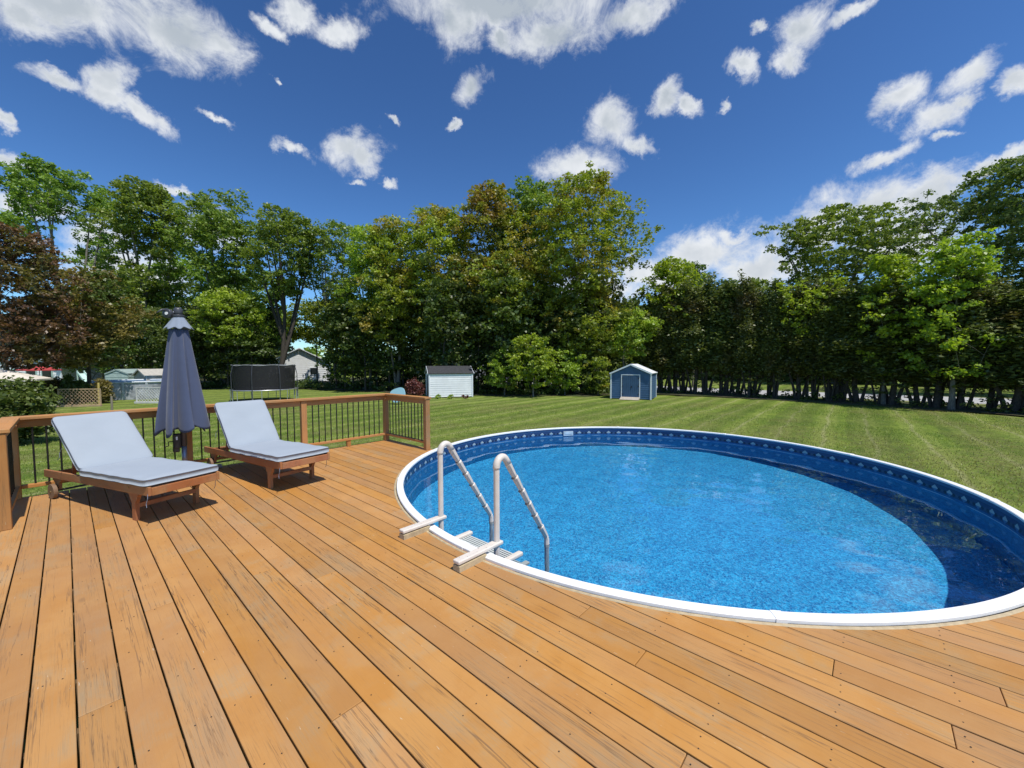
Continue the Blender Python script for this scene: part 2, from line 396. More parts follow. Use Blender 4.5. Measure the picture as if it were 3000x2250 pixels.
track = m.rng(m.math('ABSOLUTE', m.math('SUBTRACT', m.math('FRACT', m.math('MULTIPLY', yy, .806)), .5)), .0, .085, 1., 0.)
big = m.noise(v, .16, 4, .6); med = m.noise(v, 1.3, 6, .65); fine = m.noise(v, 6, 7, .78); streak = m.noise(m.coord('Object', (1, 1, 1)), 5, 5, .7, 1.5)
vfine = m.noise(v, 55, 3, .7)
c = m.mix(m.rng(med, .33, .68), (.100, .168, .020), (.195, .262, .037))
c = m.mix(m.math('MULTIPLY', stripe, .68), c, (.235, .285, .060))
c = m.mix(m.math('MULTIPLY', m.math('MULTIPLY', track, m.rng(fine, .30, .55)), .85), c, (.36, .35, .17))
c = m.mix(m.math('MULTIPLY', m.math('MULTIPLY', m.rng(m.math('FRACT', m.math('MULTIPLY', yy, .403)), .40, .5), m.rng(streak, .38, .58)), .62), c, (.060, .075, .022))
near = m.n('VectorMath'); near.operation = 'DISTANCE'; m.L.new(v, near.inputs[0]); near.inputs[1].default_value = (3.5, 11.0, GZ)
dry = m.math('MULTIPLY', m.math('MAXIMUM', m.rng(big, .48, .66), m.rng(near.outputs['Value'], 3., 11., .9, 0.)), m.rng(streak, .42, .60))
c = m.mix(m.math('MULTIPLY', dry, .55), c, (.26, .225, .09))
c = m.mix(m.math('MULTIPLY', m.rng(fine, .44, .66), .72), c, (.055, .085, .015))
c = m.mix(m.math('MULTIPLY', m.rng(vfine, .45, .75), .42), c, (.27, .33, .08))
m.color(c); m.bump(m.math('ADD', m.math('MULTIPLY', vfine, .5), fine), .9, .05)
LAWN = m.m
radii = [3.69, 4.2, 5, 6, 7.2, 8.6, 10, 12, 14.5, 17.5, 21, 25, 30, 36, 44, 55, 70, 95, 140, 220, 400, 900]
lawn = link('lawn', ring_sheet('lawn', radii, 96, gz, LAWN, PC.x, PC.y), None); tag(lawn, kind='structure')

m = Mat('asphalt'); m.set(Roughness=.85); v = m.coord()
m.color(m.mix(m.rng(m.noise(v, 3, 6, .7), .3, .7), (.33, .33, .34), (.42, .42, .42))); m.bump(m.noise(v, 60, 2), .3, .01)
ROADM = m.m
def strip(name, pts, w, z, mat, t=.05):
    mb = MB(); L_, R_ = [], []
    for i, p in enumerate(pts):
        a = Vector(pts[max(i - 1, 0)]); b = Vector(pts[min(i + 1, len(pts) - 1)]); d = (b - a).normalized(); nrm = Vector((-d.y, d.x))
        L_.append(Vector(p) + nrm * w / 2); R_.append(Vector(p) - nrm * w / 2)
    n = len(pts); vs = [(p.x, p.y, z) for p in L_] + [(p.x, p.y, z) for p in R_] + [(p.x, p.y, z - t) for p in L_] + [(p.x, p.y, z - t) for p in R_]
    fs = []
    for i in range(n - 1):
        fs += [(i, n + i, n + i + 1, i + 1), (2 * n + i, i + 2 * n + 1, i + 1, i)[::-1], (3 * n + i, 3 * n + i + 1, n + i + 1, n + i)]
    return mb.add(vs, fs).build(name, mat)
road = strip('road', [(70, 0.5), (52, 9), (38, 18.5), (28.5, 25.5), (18.5, 33.8), (9.5, 43.5), (0, 56), (-14, 75), (-30, 100)], 5.6, GZ + .06, ROADM, .12)
tag(road, kind='structure')
m = Mat('road_shoulder'); m.set(Roughness=.95); v = m.coord(); m.color(m.mix(m.rng(m.noise(v, 2.5, 6, .7), .35, .65), (.20, .18, .09), (.12, .17, .035)))
sh = strip('road_shoulder', [(70, 0.5), (52, 9), (38, 18.5), (28.5, 25.5), (18.5, 33.8), (9.5, 43.5), (0, 56), (-14, 75), (-30, 100)], 7.6, GZ + .05, m.m, .10); tag(sh, kind='structure')
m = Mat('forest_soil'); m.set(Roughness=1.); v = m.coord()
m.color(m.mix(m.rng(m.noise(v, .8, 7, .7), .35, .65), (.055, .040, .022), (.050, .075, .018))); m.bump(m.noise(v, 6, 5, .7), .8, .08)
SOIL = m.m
def patch(name, poly, z, mat):
    mb = MB(); mb.add([(x, y, z) for x, y in poly], [tuple(range(len(poly)))]); o = mb.build(name, mat); tag(o, kind='structure'); return o
def wobble(poly, amp=.5, seed=3, step=1.2):
    rnd = random.Random(seed); out = []
    for i in range(len(poly)):
        a = Vector(poly[i]); b = Vector(poly[(i + 1) % len(poly)]); n = max(1, int((b - a).length / step))
        for k in range(n):
            p = a.lerp(b, k / n); out.append((p.x + rnd.uniform(-amp, amp), p.y + rnd.uniform(-amp, amp)))
    return out
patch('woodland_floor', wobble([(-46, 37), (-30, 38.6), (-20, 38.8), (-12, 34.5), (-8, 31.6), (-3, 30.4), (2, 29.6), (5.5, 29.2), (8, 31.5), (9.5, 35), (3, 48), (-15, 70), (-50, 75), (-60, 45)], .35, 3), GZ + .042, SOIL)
patch('hedge_soil', wobble([(10.6, 31.0), (14.4, 28.8), (18.0, 24.6), (21.4, 19.8), (25.0, 15.4), (31, 8.5), (35, 11.5), (28.5, 18.6), (23.2, 24.4), (18.6, 29.6), (13.6, 33.8), (10.8, 34.6)], .28, 5, .8), GZ + .046, SOIL)

# ================================================================ POOL
m = Mat('pool_floor_liner'); m.set(Roughness=.5)
v = m.coord(); vo = m.n('TexVoronoi'); vo.inputs['Scale'].default_value = 42; m.L.new(v, vo.inputs['Vector'])
bw = m.n('SeparateColor'); m.L.new(vo.outputs['Color'], bw.inputs[0])
ve = m.n('TexVoronoi'); ve.feature = 'DISTANCE_TO_EDGE'; ve.inputs['Scale'].default_value = 34; m.L.new(v, ve.inputs['Vector'])
c = m.mix(bw.outputs[0], (.003, .17, .42), (.035, .52, .86))
c = m.mix(m.math('MULTIPLY', m.rng(ve.outputs['Distance'], .0, .10, 1., 0.), .6), c, (.22, .68, .98))
c = m.mix(m.math('MULTIPLY', m.rng(m.noise(v, 55, 2, .6), .5, .66), .5), c, (.001, .12, .34))
m.color(c); FLOORL = m.m
def wall_liner():
    m = Mat('pool_wall_liner'); m.set(Roughness=.35)
    tc = m.n('TexCoord'); s = m.n('SeparateXYZ'); m.L.new(tc.outputs['Object'], s.inputs[0])
    ang = m.math('ARCTAN2', s.outputs['Y'], s.outputs['X']); z = s.outputs['Z']
    PER = 2 * PI / 96
    u = m.math('SUBTRACT', m.math('MULTIPLY', m.math('FRACT', m.math('ADD', m.math('DIVIDE', ang, PER), .5)), .2343), .11715)   # metres from the centre of a repeat
    au = m.math('ABSOLUTE', u)
    # colours of the printed border: navy band, slate band, mid-blue under it
    base = m.mix(m.rng(m.noise(m.coord('Object'), 25, 4, .7), .4, .6), (.010, .085, .24), (.016, .125, .32))
    navy = m.mix(m.noise(m.coord('Object'), 30, 3, .6), (.012, .034, .11), (.024, .060, .17))
    top = m.math('GREATER_THAN', z, -.150)
    c = m.mix(top, base, navy)
    hi = m.math('GREATER_THAN', z, -.052); c = m.mix(hi, c, (.04, .10, .22))
    c = m.mix(m.math('COMPARE', z, -.055, .004), c, (.012, .03, .10))
    # pale upright triangles over a fainter mirrored half, dark peaks between
    zc = m.math('ADD', z, .112)
    tri_ = m.math('LESS_THAN', m.math('ADD', m.math('MULTIPLY', au, .80), m.math('ABSOLUTE', zc)), .043)
    upn = m.math('GREATER_THAN', zc, -.006)
    c = m.mix(m.math('MULTIPLY', tri_, upn), c, m.mix(m.noise(m.coord('Object'), 45, 3), (.20, .29, .34), (.48, .54, .53)))
    c = m.mix(m.math('MULTIPLY', tri_, m.math('SUBTRACT', 1., upn)), c, (.06, .16, .32))
    pk = m.math('ABSOLUTE', m.math('SUBTRACT', au, .070))
    peak = m.math('LESS_THAN', m.math('ADD', m.math('MULTIPLY', pk, .9), m.math('ABSOLUTE', m.math('ADD', zc, .004))), .026)
    c = m.mix(peak, c, (.006, .014, .045))
    pk2 = m.math('LESS_THAN', m.math('ADD', m.math('ABSOLUTE', m.math('SUBTRACT', au, .117)), m.math('ABSOLUTE', zc)), .020)
    c = m.mix(pk2, c, (.05, .085, .14))
    line = m.math('COMPARE', z, -.180, .006); c = m.mix(m.math('MULTIPLY', line, m.rng(m.noise(m.coord('Object'), 3, 2), .35, .6)), c, (.35, .5, .6))
    deep = m.math('LESS_THAN', z, -.190)
    vo = m.n('TexVoronoi'); vo.inputs['Scale'].default_value = 30; m.L.new(m.coord('Object'), vo.inputs['Vector']); q = m.n('SeparateColor'); m.L.new(vo.outputs['Color'], q.inputs[0])
    c = m.mix(deep, c, m.mix(q.outputs[0], (.005, .10, .27), (.02, .24, .48)))
    m.color(c); return m.m
WALLL = wall_liner()
WZ = -.178; FZ = -1.34
pool = empty('swimming_pool', PC); tag(pool, 'large round above-ground pool with white rim and blue patterned liner beside the deck', 'swimming pool')
def cyl(name, r, z0, z1, mat, n=128, parent=None, inward=True):
    V = [(r * math.cos(2 * PI * k / n), r * math.sin(2 * PI * k / n), z) for z in (z0, z1) for k in range(n)]
    Q = [(k, (k + 1) % n, n + (k + 1) % n, n + k) for k in range(n)]
    if inward: Q = [q[::-1] for q in Q]
    return link(name, fast_mesh(name, V, Q, mat, True), None, parent)
wl = cyl('wall_liner', 3.60, FZ, .01, WALLL, 128, pool); cyl('outer_wall', 3.655, GZ - .4, .015, plain('pool_outer_wall', (.5, .52, .54), .5), 128, pool, False)
V = [(0, 0, FZ)] + [(3.60 * math.cos(2 * PI * k / 128), 3.60 * math.sin(2 * PI * k / 128), FZ) for k in range(128)]
fl = link('floor_liner', fast_mesh('floor_liner', V, [(0, 1 + k, 1 + (k + 1) % 128) for k in range(128)], FLOORL), None, pool)
mb = MB(); n = 24                                                # rim: ledge lengths and the caps that cover their joints
CLIP0 = 10.6; SEG = 10
STEP = 360 / SEG
def arc_piece(r0, r1, z0, z1, a0, a1, k=8):
    mb = MB(); P = [(math.cos(a0 + (a1 - a0) * i / k), math.sin(a0 + (a1 - a0) * i / k)) for i in range(k + 1)]
    prof = [(r0, z0), (r0, z1 - .006), (r0 + .006, z1), (r1 - .006, z1), (r1, z1 - .006), (r1, z0)]
    vs = [(c * r, s * r, z) for c, s in P for r, z in prof]; fs = []; m_ = len(prof)
    for i in range(k):
        for j in range(m_):
            j2 = (j + 1) % m_; fs.append((i * m_ + j, i * m_ + j2, (i + 1) * m_ + j2, (i + 1) * m_ + j)[::-1])
    fs.append(tuple(range(m_))); fs.append(tuple(reversed([k * m_ + j for j in range(m_)])))
    return mb.add(vs, [f[::-1] for f in fs])
led = arc_piece(3.582, 3.664, .0, .026, 0, R(STEP), 24).mesh('ledge'); cap_ = arc_piece(3.580, 3.668, .0, .0295, R(-.5), R(.5), 2).mesh('ledge_cap')
for k in range(SEG):
    o = link('ledge', led, WHITEP, pool); o.rotation_euler.z = R(CLIP0 + k * STEP)
    o = link('ledge_cap', cap_, WHITEP, pool); o.rotation_euler.z = R(CLIP0 + k * STEP)
sk = arc_piece(3.672, 3.698, -.03, .006, R(120), R(395), 90).build('edging_strip', SHIM, pool)
# skimmer face plate on the far-left wall
sp_ = empty('skimmer', (0, 0, 0)); sp_.parent = pool; bpy.data.objects.remove(sp_)
mb = MB(); mb.box((0, 0, -.115), (.03, .24, .10)); mb.box((-.016, 0, -.105), (.008, .18, .05)); sk = mb.build('skimmer_plate', plain('skimmer_plastic', (.45, .55, .62), .5), pool)
q = (raydir(1432, 1297)); t_ = .0
sk.rotation_euler.z = R(102.0); sk.location = (3.583 * math.cos(R(102.0)), 3.583 * math.sin(R(102.0)), 0)
# water: a real refracting surface with slight ripples
def water_mesh():
    V = [(0, 0, 0)]; rr = np.linspace(.06, 3.598, 60); na = 180
    for r in rr:
        for k in range(na):
            t = 2 * PI * k / na; x = r * math.cos(t); y = r * math.sin(t)
            z = .0011 * math.sin(7.1 * x + 3.3 * y + .5) + .0009 * math.sin(-4.2 * x + 9.4 * y) + .0007 * math.sin(11.5 * x - 6.1 * y + 2) + .0006 * math.sin(15 * y + 5 * x + 1)
            V.append((x, y, z))
    me = bpy.data.meshes.new('water')
    F = [(0, 1 + k, 1 + (k + 1) % na) for k in range(na)]
    for i in range(len(rr) - 1):
        for k in range(na):
            k2 = (k + 1) % na; F.append((1 + i * na + k, 1 + (i + 1) * na + k, 1 + (i + 1) * na + k2, 1 + i * na + k2))
    me.from_pydata(V, [], F); me.shade_smooth(); return me
m = Mat('water'); m.N.remove(m.b); g = m.n('BsdfGlass'); g.inputs['IOR'].default_value = 1.33; g.inputs['Roughness'].default_value = 0; g.inputs['Color'].default_value = (.90, .97, 1.0, 1)
m.L.new(g.outputs[0], m.out.inputs['Surface'])
water = link('pool_water', water_mesh(), m.m); water.location = PC + Vector((0, 0, WZ)); tag(water, kind='structure')
water.cycles.is_caustics_caster = True
for o in (wl, fl): o.cycles.is_caustics_receiver = True

# ================================================================ DECK
deck = empty('deck', (0, 0, 0), A0)
mb = MB()
a = 2.52 - .4085 * 16
JO = []
while a < 7.25:
    JO.append(a); a += .4085
def spans(b, pad=.03, lo=-4.0, hi=7.36):
    """board runs along a at this b, left after the pool is cut out"""
    d = (PR + pad) ** 2 - (b - PCB) ** 2
    if d <= 0: return [(lo, hi)]
    s = math.sqrt(d); out = []
    if PCA - s > lo: out.append((lo, PCA - s))
    if PCA + s < hi: out.append((PCA + s, hi))
    return out
def cutb(a, pad=.12):
    d = (PR + pad) ** 2 - (a - PCA) ** 2
    return PCB + math.sqrt(d) if d > 0 else None
for a in JO:
    e = cutb(a); b0 = -4.33 if a > 5.6 else -5.5
    if e is not None: b0 = max(b0, e)
    mb.box((a, (b0 + .45) / 2, -.125), (.038, .45 - b0, .17))
mb.box((7.32, -1.93, -.13), (.038, 4.84, .19)); mb.box((1.6, .47, -.13), (11.4, .03, .19)); mb.box((6.6, -4.35, -.13), (1.4, .03, .19))
for a_ in (-3.5, -1.5, .6, 2.6, 4.6, 7.2):
    for b_ in (-1.95, .35): mb.box((a_, b_, -.56), (.09, .09, .72))
for b_ in (-4.25, -3.1): mb.box((7.2, b_, -.56), (.09, .09, .72))
bpy.data.objects.remove(deck)
deck = mb.build('deck', JOIST); deck.rotation_euler.z = A0; tag(deck, kind='structure')
SEAMS = {-2: [4.17], -1: [2.95], 0: [4.58, .08], 1: [2.55], 2: [5.39, 1.30], 3: [3.35], 4: [.5, 4.98], 5: [4.17, -.3], 6: [1.7], 7: [3.34], 8: [2.54], 9: [2.95], 10: [2.54],
         11: [4.97, .5], 12: [3.32], 13: [2.53], 14: [.86], 15: [1.29, 3.33], 16: [4.5], 17: [-.3, 5.4], 18: [.1], 19: [-1.2, 5.0], 20: [-.5]}
def plank(b0, b1, a0f, a1f, zj, idx):
    """a0f, a1f: end of the board as a function of b"""
    nb = 5; bs = [b0 + (b1 - b0) * i / (nb - 1) for i in range(nb)]
    am = (a0f((b0 + b1) / 2) + a1f((b0 + b1) / 2)) / 2; bm = (b0 + b1) / 2
    vs = []
    for z in (0, -.026):
        for b in bs: vs.append((a0f(b) - am, b - bm, z)); vs.append((a1f(b) - am, b - bm, z))
    k = 2 * nb; fs = []
    for i in range(nb - 1):
        p = 2 * i; fs.append((p, p + 1, p + 3, p + 2)); fs.append((k + p + 2, k + p + 3, k + p + 1, k + p))
        fs.append((p + 2, p, k + p, k + p + 2)[::-1][::-1]); fs.append((p + 1, p + 3, k + p + 3, k + p + 1))
    fs.append((0, k, k + 1, 1)); p = 2 * (nb - 1); fs.append((p, p + 1, k + p + 1, k + p))
    mb = MB().add(vs, fs); o = mb.build('plank', DECK, deck, bevel=.0035, seg=2)
    me = o.data
    import bmesh
    bm_ = bmesh.new(); bm_.from_mesh(me); bmesh.ops.recalc_face_normals(bm_, faces=bm_.faces); bm_.to_mesh(me); bm_.free()
    o.location = (am, bm, zj)
rnd = random.Random(11); NAILS = []
for k in range(-2, 50):
    bt = .174 - .1474 * k; b0 = bt - .1474 + .0035; b1 = bt - .0035
    bc = (b0 + b1) / 2
    if bt < -5.4: break
    hi = 7.36; sp = spans(bc)
    for (s0, s1) in sp:
        if bc < -4.36 and s1 > 5: continue
        def e0(b, s0=s0):
            if s0 < -3.9: return s0
            q = spans(b); return q[-1][0]
        def e1(b, s1=s1):
            if s1 > 7.3: return s1
            q = spans(b); return q[0][1] if abs(q[0][1] - 7.36) > .01 else PCA - .02
        if len(sp) == 1 and s1 > 7.3:                             # rows just touching the circle
            e1 = lambda b: 7.36
            e0 = lambda b: -4.0
        cuts = sorted(c for c in SEAMS.get(k, [-1.7, 1.3][k % 2:]) + [[-2.3, -3.1, -2.7][k % 3]] if s0 + .5 < c < s1 - .3)
        ed = [None] + cuts + [None]
        for i in range(len(ed) - 1):
            f0 = e0 if ed[i] is None else (lambda b, c=ed[i]: c + .0015)
            f1 = e1 if ed[i + 1] is None else (lambda b, c=ed[i + 1]: c - .0015)
            plank(b0, b1, f0, f1, rnd.uniform(-.0015, .0012), k)
        for a in JO:
            if s0 + .04 < a < s1 - .04 and -3.5 < a:
                for db in [q for q in (.028, -.028) if rnd.random() < .6]: NAILS.append((a + rnd.uniform(-.006, .006), bc + db * rnd.uniform(.85, 1.25)))
mb = MB()
for (x, y) in NAILS:
    r_ = .0034; mb.add([(x + r_ * math.cos(t), y + r_ * math.sin(t), .0016) for t in [i * PI / 3 for i in range(6)]], [tuple(range(6))])
o = mb.build('screw_heads', plain('screw_head', (.05, .045, .04), .5, metal=.5), deck); tag(o, kind='stuff')

# ================================================================ RAILING
CAPZ = .955
def railing(name, label, p, q, posts, nb, cap_ext=(0, 0), side=1):
    """p, q: (a,b) ends; posts: fractions along; nb: balusters per bay"""
    P, Q = AB(*p), AB(*q); ln = (Q - P).length; d = (Q - P).normalized(); rz = math.atan2(d.y, d.x)
    t = empty(name, P, rz); tag(t, label, 'railing', 'wood and metal deck railings')
    w = MB(); w.box(((ln + cap_ext[1] - cap_ext[0]) / 2, 0, CAPZ - .019), (ln + cap_ext[0] + cap_ext[1], .142, .038)); w.build('cap_rail', RAILW, t, bevel=.005)
    xs = [f * ln for f in posts]
    for x in xs:
        MB().box((x, 0, (CAPZ - .04) / 2), (.09, .09, CAPZ - .041)).build('post', RAILV, t, bevel=.006)
    for i in range(len(xs) - 1):
        x0, x1 = xs[i] + .046, xs[i + 1] - .046
        MB().box(((x0 + x1) / 2, 0, CAPZ - .085), (x1 - x0, .038, .086)).build('top_rail', RAILW, t, bevel=.003)
        MB().box(((x0 + x1) / 2, 0, .135), (x1 - x0, .075, .038)).build('bottom_rail', RAILW, t, bevel=.003)
        MB().box(((x0 + x1) / 2, 0, .058), (.07, .05, .113)).build('foot_block', RAILV, t)
        n_ = nb[i]
        for k in range(n_):
            x = x0 + (x1 - x0) * (k + 1) / (n_ + 1)
            MB().tube([(x, 0, .156), (x, 0, CAPZ - .129)], .0095, 8).build('baluster', BLACK, t)
    return t
RA = 7.30
railing('railing', 'long wooden railing with black balusters behind the two loungers', (RA, .44), (RA, -4.30), [0, .3333, .6667, 1], [13, 13, 13], (.07, .07))
# the other two meet the corner posts of the long one
def short_rail(label, b, a_end, nbal, inner):
    P = AB(RA - .046, b); Q = AB(a_end, b); ln = (Q - P).length; d = (Q - P).normalized(); t = empty('railing', P, math.atan2(d.y, d.x)); tag(t, label, 'railing', 'wood and metal deck railings')
    MB().box((ln / 2 + .05, 0, CAPZ - .021), (ln + .01, .142, .038)).build('cap_rail', RAILW, t, bevel=.005)
    MB().box((ln, 0, (CAPZ - .043) / 2), (.09, .09, CAPZ - .044)).build('post', RAILV, t, bevel=.006)
    MB().box(((ln - .046) / 2, 0, CAPZ - .085), (ln - .046, .038, .086)).build('top_rail', RAILW, t, bevel=.003)
    MB().box(((ln - .046) / 2, 0, .135), (ln - .046, .075, .038)).build('bottom_rail', RAILW, t, bevel=.003)
    for k in range(nbal):
        x = (ln - .046) * (k + 1) / (nbal + 1); MB().tube([(x, 0, .156), (x, 0, CAPZ - .129)], .0095, 8).build('baluster', BLACK, t)
    return t
short_rail('short wooden railing with black balusters ending beside the pool rim', -4.30, 5.93, 11, 1)
lr = short_rail('wooden railing at the left end of the deck beside the nearer lounger', .44, 6.03, 8, -1)

# ================================================================ SUN LOUNGERS
def make_lounger(o_ab, th, backang, backlen, label):
    loc = AB(*o_ab); t = empty('sun_lounger', loc, A0 + R(th)); tag(t, label, 'sun lounger', 'wooden sun loungers with pale blue cushions')
    fx, hx = -.36, 1.92
    def zt(x): return .385 - (x - fx) * .030                    # rail tops fall slightly towards the wheels
    for y in (.30, -.30):
        mb = MB(); x0, x1 = fx, hx
        vs = []
        for x in (x0, x1):
            for yy in (y - .014, y + .014):
                for zz in (zt(x) - .085, zt(x)): vs.append((x, yy, zz))
        mb.add(vs, [(0, 1, 3, 2), (4, 6, 7, 5), (0, 2, 6, 4), (1, 5, 7, 3), (0, 4, 5, 1), (2, 3, 7, 6)]); mb.build('side_rail', TEAK, t, bevel=.004)
    for y in (.265, -.265):
        # leg with the flared shoulder of the photograph
        s = 1 if y > 0 else -1
        prof = [(-.032, 0), (.032, 0), (.032, .17), (.045, .20), (.062, .215), (.075, .25), (.095, .262), (.095, .298), (-.095, .298), (-.095, .262), (-.075, .25), (-.062, .215), (-.045, .20), (-.032, .17)]
        mx = Matrix(((1, 0, 0, 0), (0, 0, 1, 0), (0, 1, 0, 0), (0, 0, 0, 1)))
        MB().prism([(x, z) for x, z in prof], y - .018 , y + .018, mx).build('leg', TEAKV, t, bevel=.002)
        prof2 = [(1.66, .10), (1.74, .10), (1.745, .17), (1.80, .20), (1.81, .238), (1.58, .245), (1.595, .205), (1.655, .17)]
        lg = MB().prism(prof2, y - .016, y + .016, mx).build('wheel_bracket', TEAKV, t, bevel=.002)
        MB().tube([(0, y + s * .052, .345), (0, y + s * .0375 + s * .018, .345)], .008, 8).build('bolt', BRASS, t)
        wh = MB().tube([(1.70, s * .262 + s * .035, .085), (1.70, s * .262 + s * .072, .085)], .085, 28).build('wheel', RUBBER, t, bevel=.004)
        MB().tube([(1.70, s * .262 + s * .07, .085), (1.70, s * .262 + s * .078, .085)], .012, 10).build('hub', BRASS, wh)
    MB().tube([(1.70, -.30, .085), (1.70, .30, .085)], .012, 8).build('axle', DARKM, t)
    MB().box((-.02, 0, .15), (.03, .50, .045)).build('stretcher', TEAK, t, bevel=.003)
    MB().box((fx + .012, 0, .335), (.024, .57, .075)).build('end_rail', TEAK, t, bevel=.003)
    MB().box((hx - .10, 0, .262), (.03, .57, .06)).build('end_rail', TEAK, t, bevel=.003)
    for y in (.19, -.19): MB().bar((.25, y, .235), (1.25, y, .215), .03, .035).build('under_runner', TEAK, t)
    x = fx + .07
    while x < 1.0:
        MB().box((x, 0, zt(x) - .016), (.058, .565, .018)).build('slat', TEAK, t, bevel=.002); x += .082
    ang = R(backang); ax = 1.02; az = zt(ax) + .0
    ca, sa = math.cos(ang), math.sin(ang)
    for y in (.255, -.255): MB().bar((ax, y, az - .005), (ax + ca * (backlen + .02), y, az - .005 + sa * (backlen + .02)), .03, .035).build('back_frame', TEAK, t)
    for k in range(9):
        d = .05 + k * (backlen - .06) / 8; MB().bar((ax + ca * d, -.24, az + sa * d), (ax + ca * d, .24, az + sa * d), .05, .014, (-sa, 0, ca)).build('slat', TEAK, t)
    for y in (.21, -.21): MB().bar((ax + ca * backlen * .6, y, az + sa * backlen * .6 - .02), (ax + ca * backlen * .6 + .10, y, .25), .03, .03).build('prop', TEAK, t)
    # cushions: puffed boxes with a seam welt all round
    def cushion(name, ln, wd, th_, mloc):
        nx, ny = 26, 18; V = []; Q = []
        rc = .045
        def outline(u, v):                                        # rounded-rectangle corners
            x = (u - .5) * ln; y = (v - .5) * wd
            hx_, hy_ = ln / 2, wd / 2; dx, dy = abs(x) - (hx_ - rc), abs(y) - (hy_ - rc)
            if dx > 0 and dy > 0:
                m_ = max(dx, dy); l_ = math.hypot(dx, dy); k_ = m_ / l_ if l_ > 0 else 1
                x = math.copysign(hx_ - rc + dx * k_, x); y = math.copysign(hy_ - rc + dy * k_, y)
            return x, y
        us = [0.5 - 0.5 * math.cos(PI * i / nx) for i in range(nx + 1)]; vs_ = [0.5 - 0.5 * math.cos(PI * j / ny) for j in range(ny + 1)]
        rn = random.Random(int(ln * 1000) + int(o_ab[0] * 100))
        ph = [rn.uniform(0, 6) for _ in range(6)]
        def puff(u, v):
            e = min(u, 1 - u, v * wd / ln, (1 - v) * wd / ln) * ln
            return min(1, e / .06) ** .5
        for sgn in (1, -1):
            for u in us:
                for v_ in vs_:
                    x, y = outline(u, v_); z = sgn * (th_ / 2 * (.62 + .38 * puff(u, v_)))
                    z += .0035 * math.sin(9 * x + ph[0]) * math.sin(7 * y + ph[1]) + .002 * math.sin(23 * x + 11 * y + ph[2])
                    V.append((x, y, z))
        W_ = ny + 1; n1 = (nx + 1) * W_
        for i in range(nx):
            for j in range(ny):
                a_ = i * W_ + j; Q.append((a_, a_ + W_, a_ + W_ + 1, a_ + 1)); b_ = a_ + n1; Q.append((b_ + 1, b_ + W_ + 1, b_ + W_, b_))
        ring = [i * W_ for i in range(nx + 1)] + [nx * W_ + j for j in range(1, ny + 1)] + [i * W_ + ny for i in range(nx - 1, -1, -1)] + [j for j in range(ny - 1, 0, -1)]
        # side wall gathered like the cover in the photo
        nr = len(ring); base = len(V)
        for q in ring:
            x, y, z = V[q]; gx = .0035 * math.sin(140 * (x + y) + ph[3]); l_ = math.hypot(x, y); V.append((x * (1 + (.006 + gx) / l_), y * (1 + (.006 + gx) / l_), (V[q][2] + V[q + n1][2]) / 2))
        for i in range(nr):
            j = (i + 1) % nr; Q.append((ring[i], base + i, base + j, ring[j])[::-1]); Q.append((base + i, ring[i] + n1, ring[j] + n1, base + j)[::-1])
        me = fast_mesh(name, V, Q, CUSH, True)
        o = link(name, me, None, t); o.matrix_local = mloc
        for z in (1, -1):
            pts = [Vector(V[q if z > 0 else q + n1]) * 1.0 + Vector((0, 0, 0)) for q in ring]; pts.append(pts[0])
            MB().tube(pts, .0028, 5, False).build('piping', PIPING if z > 0 else CUSH, o, True)
        return o
    cz = zt(.3) + .038
    s_len = 1.0 - (fx + .01)
    M_ = Matrix.Translation(((1.0 + fx) / 2 + .01, 0, cz)) @ Matrix.Rotation(R(1.7), 4, 'Y')
    cushion('seat_cushion', s_len, .655, .088, M_)
    bl = backlen + .02
    M_ = Matrix.Translation((ax + ca * bl / 2 - sa * .052 - .005, 0, az + sa * bl / 2 + ca * .052 + .018)) @ Matrix.Rotation(-ang, 4, 'Y')
    cushion('back_cushion', bl, .655, .07, M_)
    for (x, y, z, dx) in ((fx + .02, .31, .33, -.02), (fx + .05, -.32, .32, .02), (1.35, .33, .62, .03)):   # tie strings
        MB().tube([(x, y, z), (x + dx, y + .012, z - .05), (x + dx * .5, y + .02, z - .10), (x + dx * 1.4, y + .025, z - .13)], .0028, 5).build('tie_string', PIPING, t)
    return t
make_lounger((5.50, -.667), 17.8, 41, .80, 'sun lounger nearest the left railing corner, low reclined back, pale blue cushions')
make_lounger((5.58, -1.917), 7.8, 51, .74, 'sun lounger standing to the right of the closed blue parasol, steeper back')

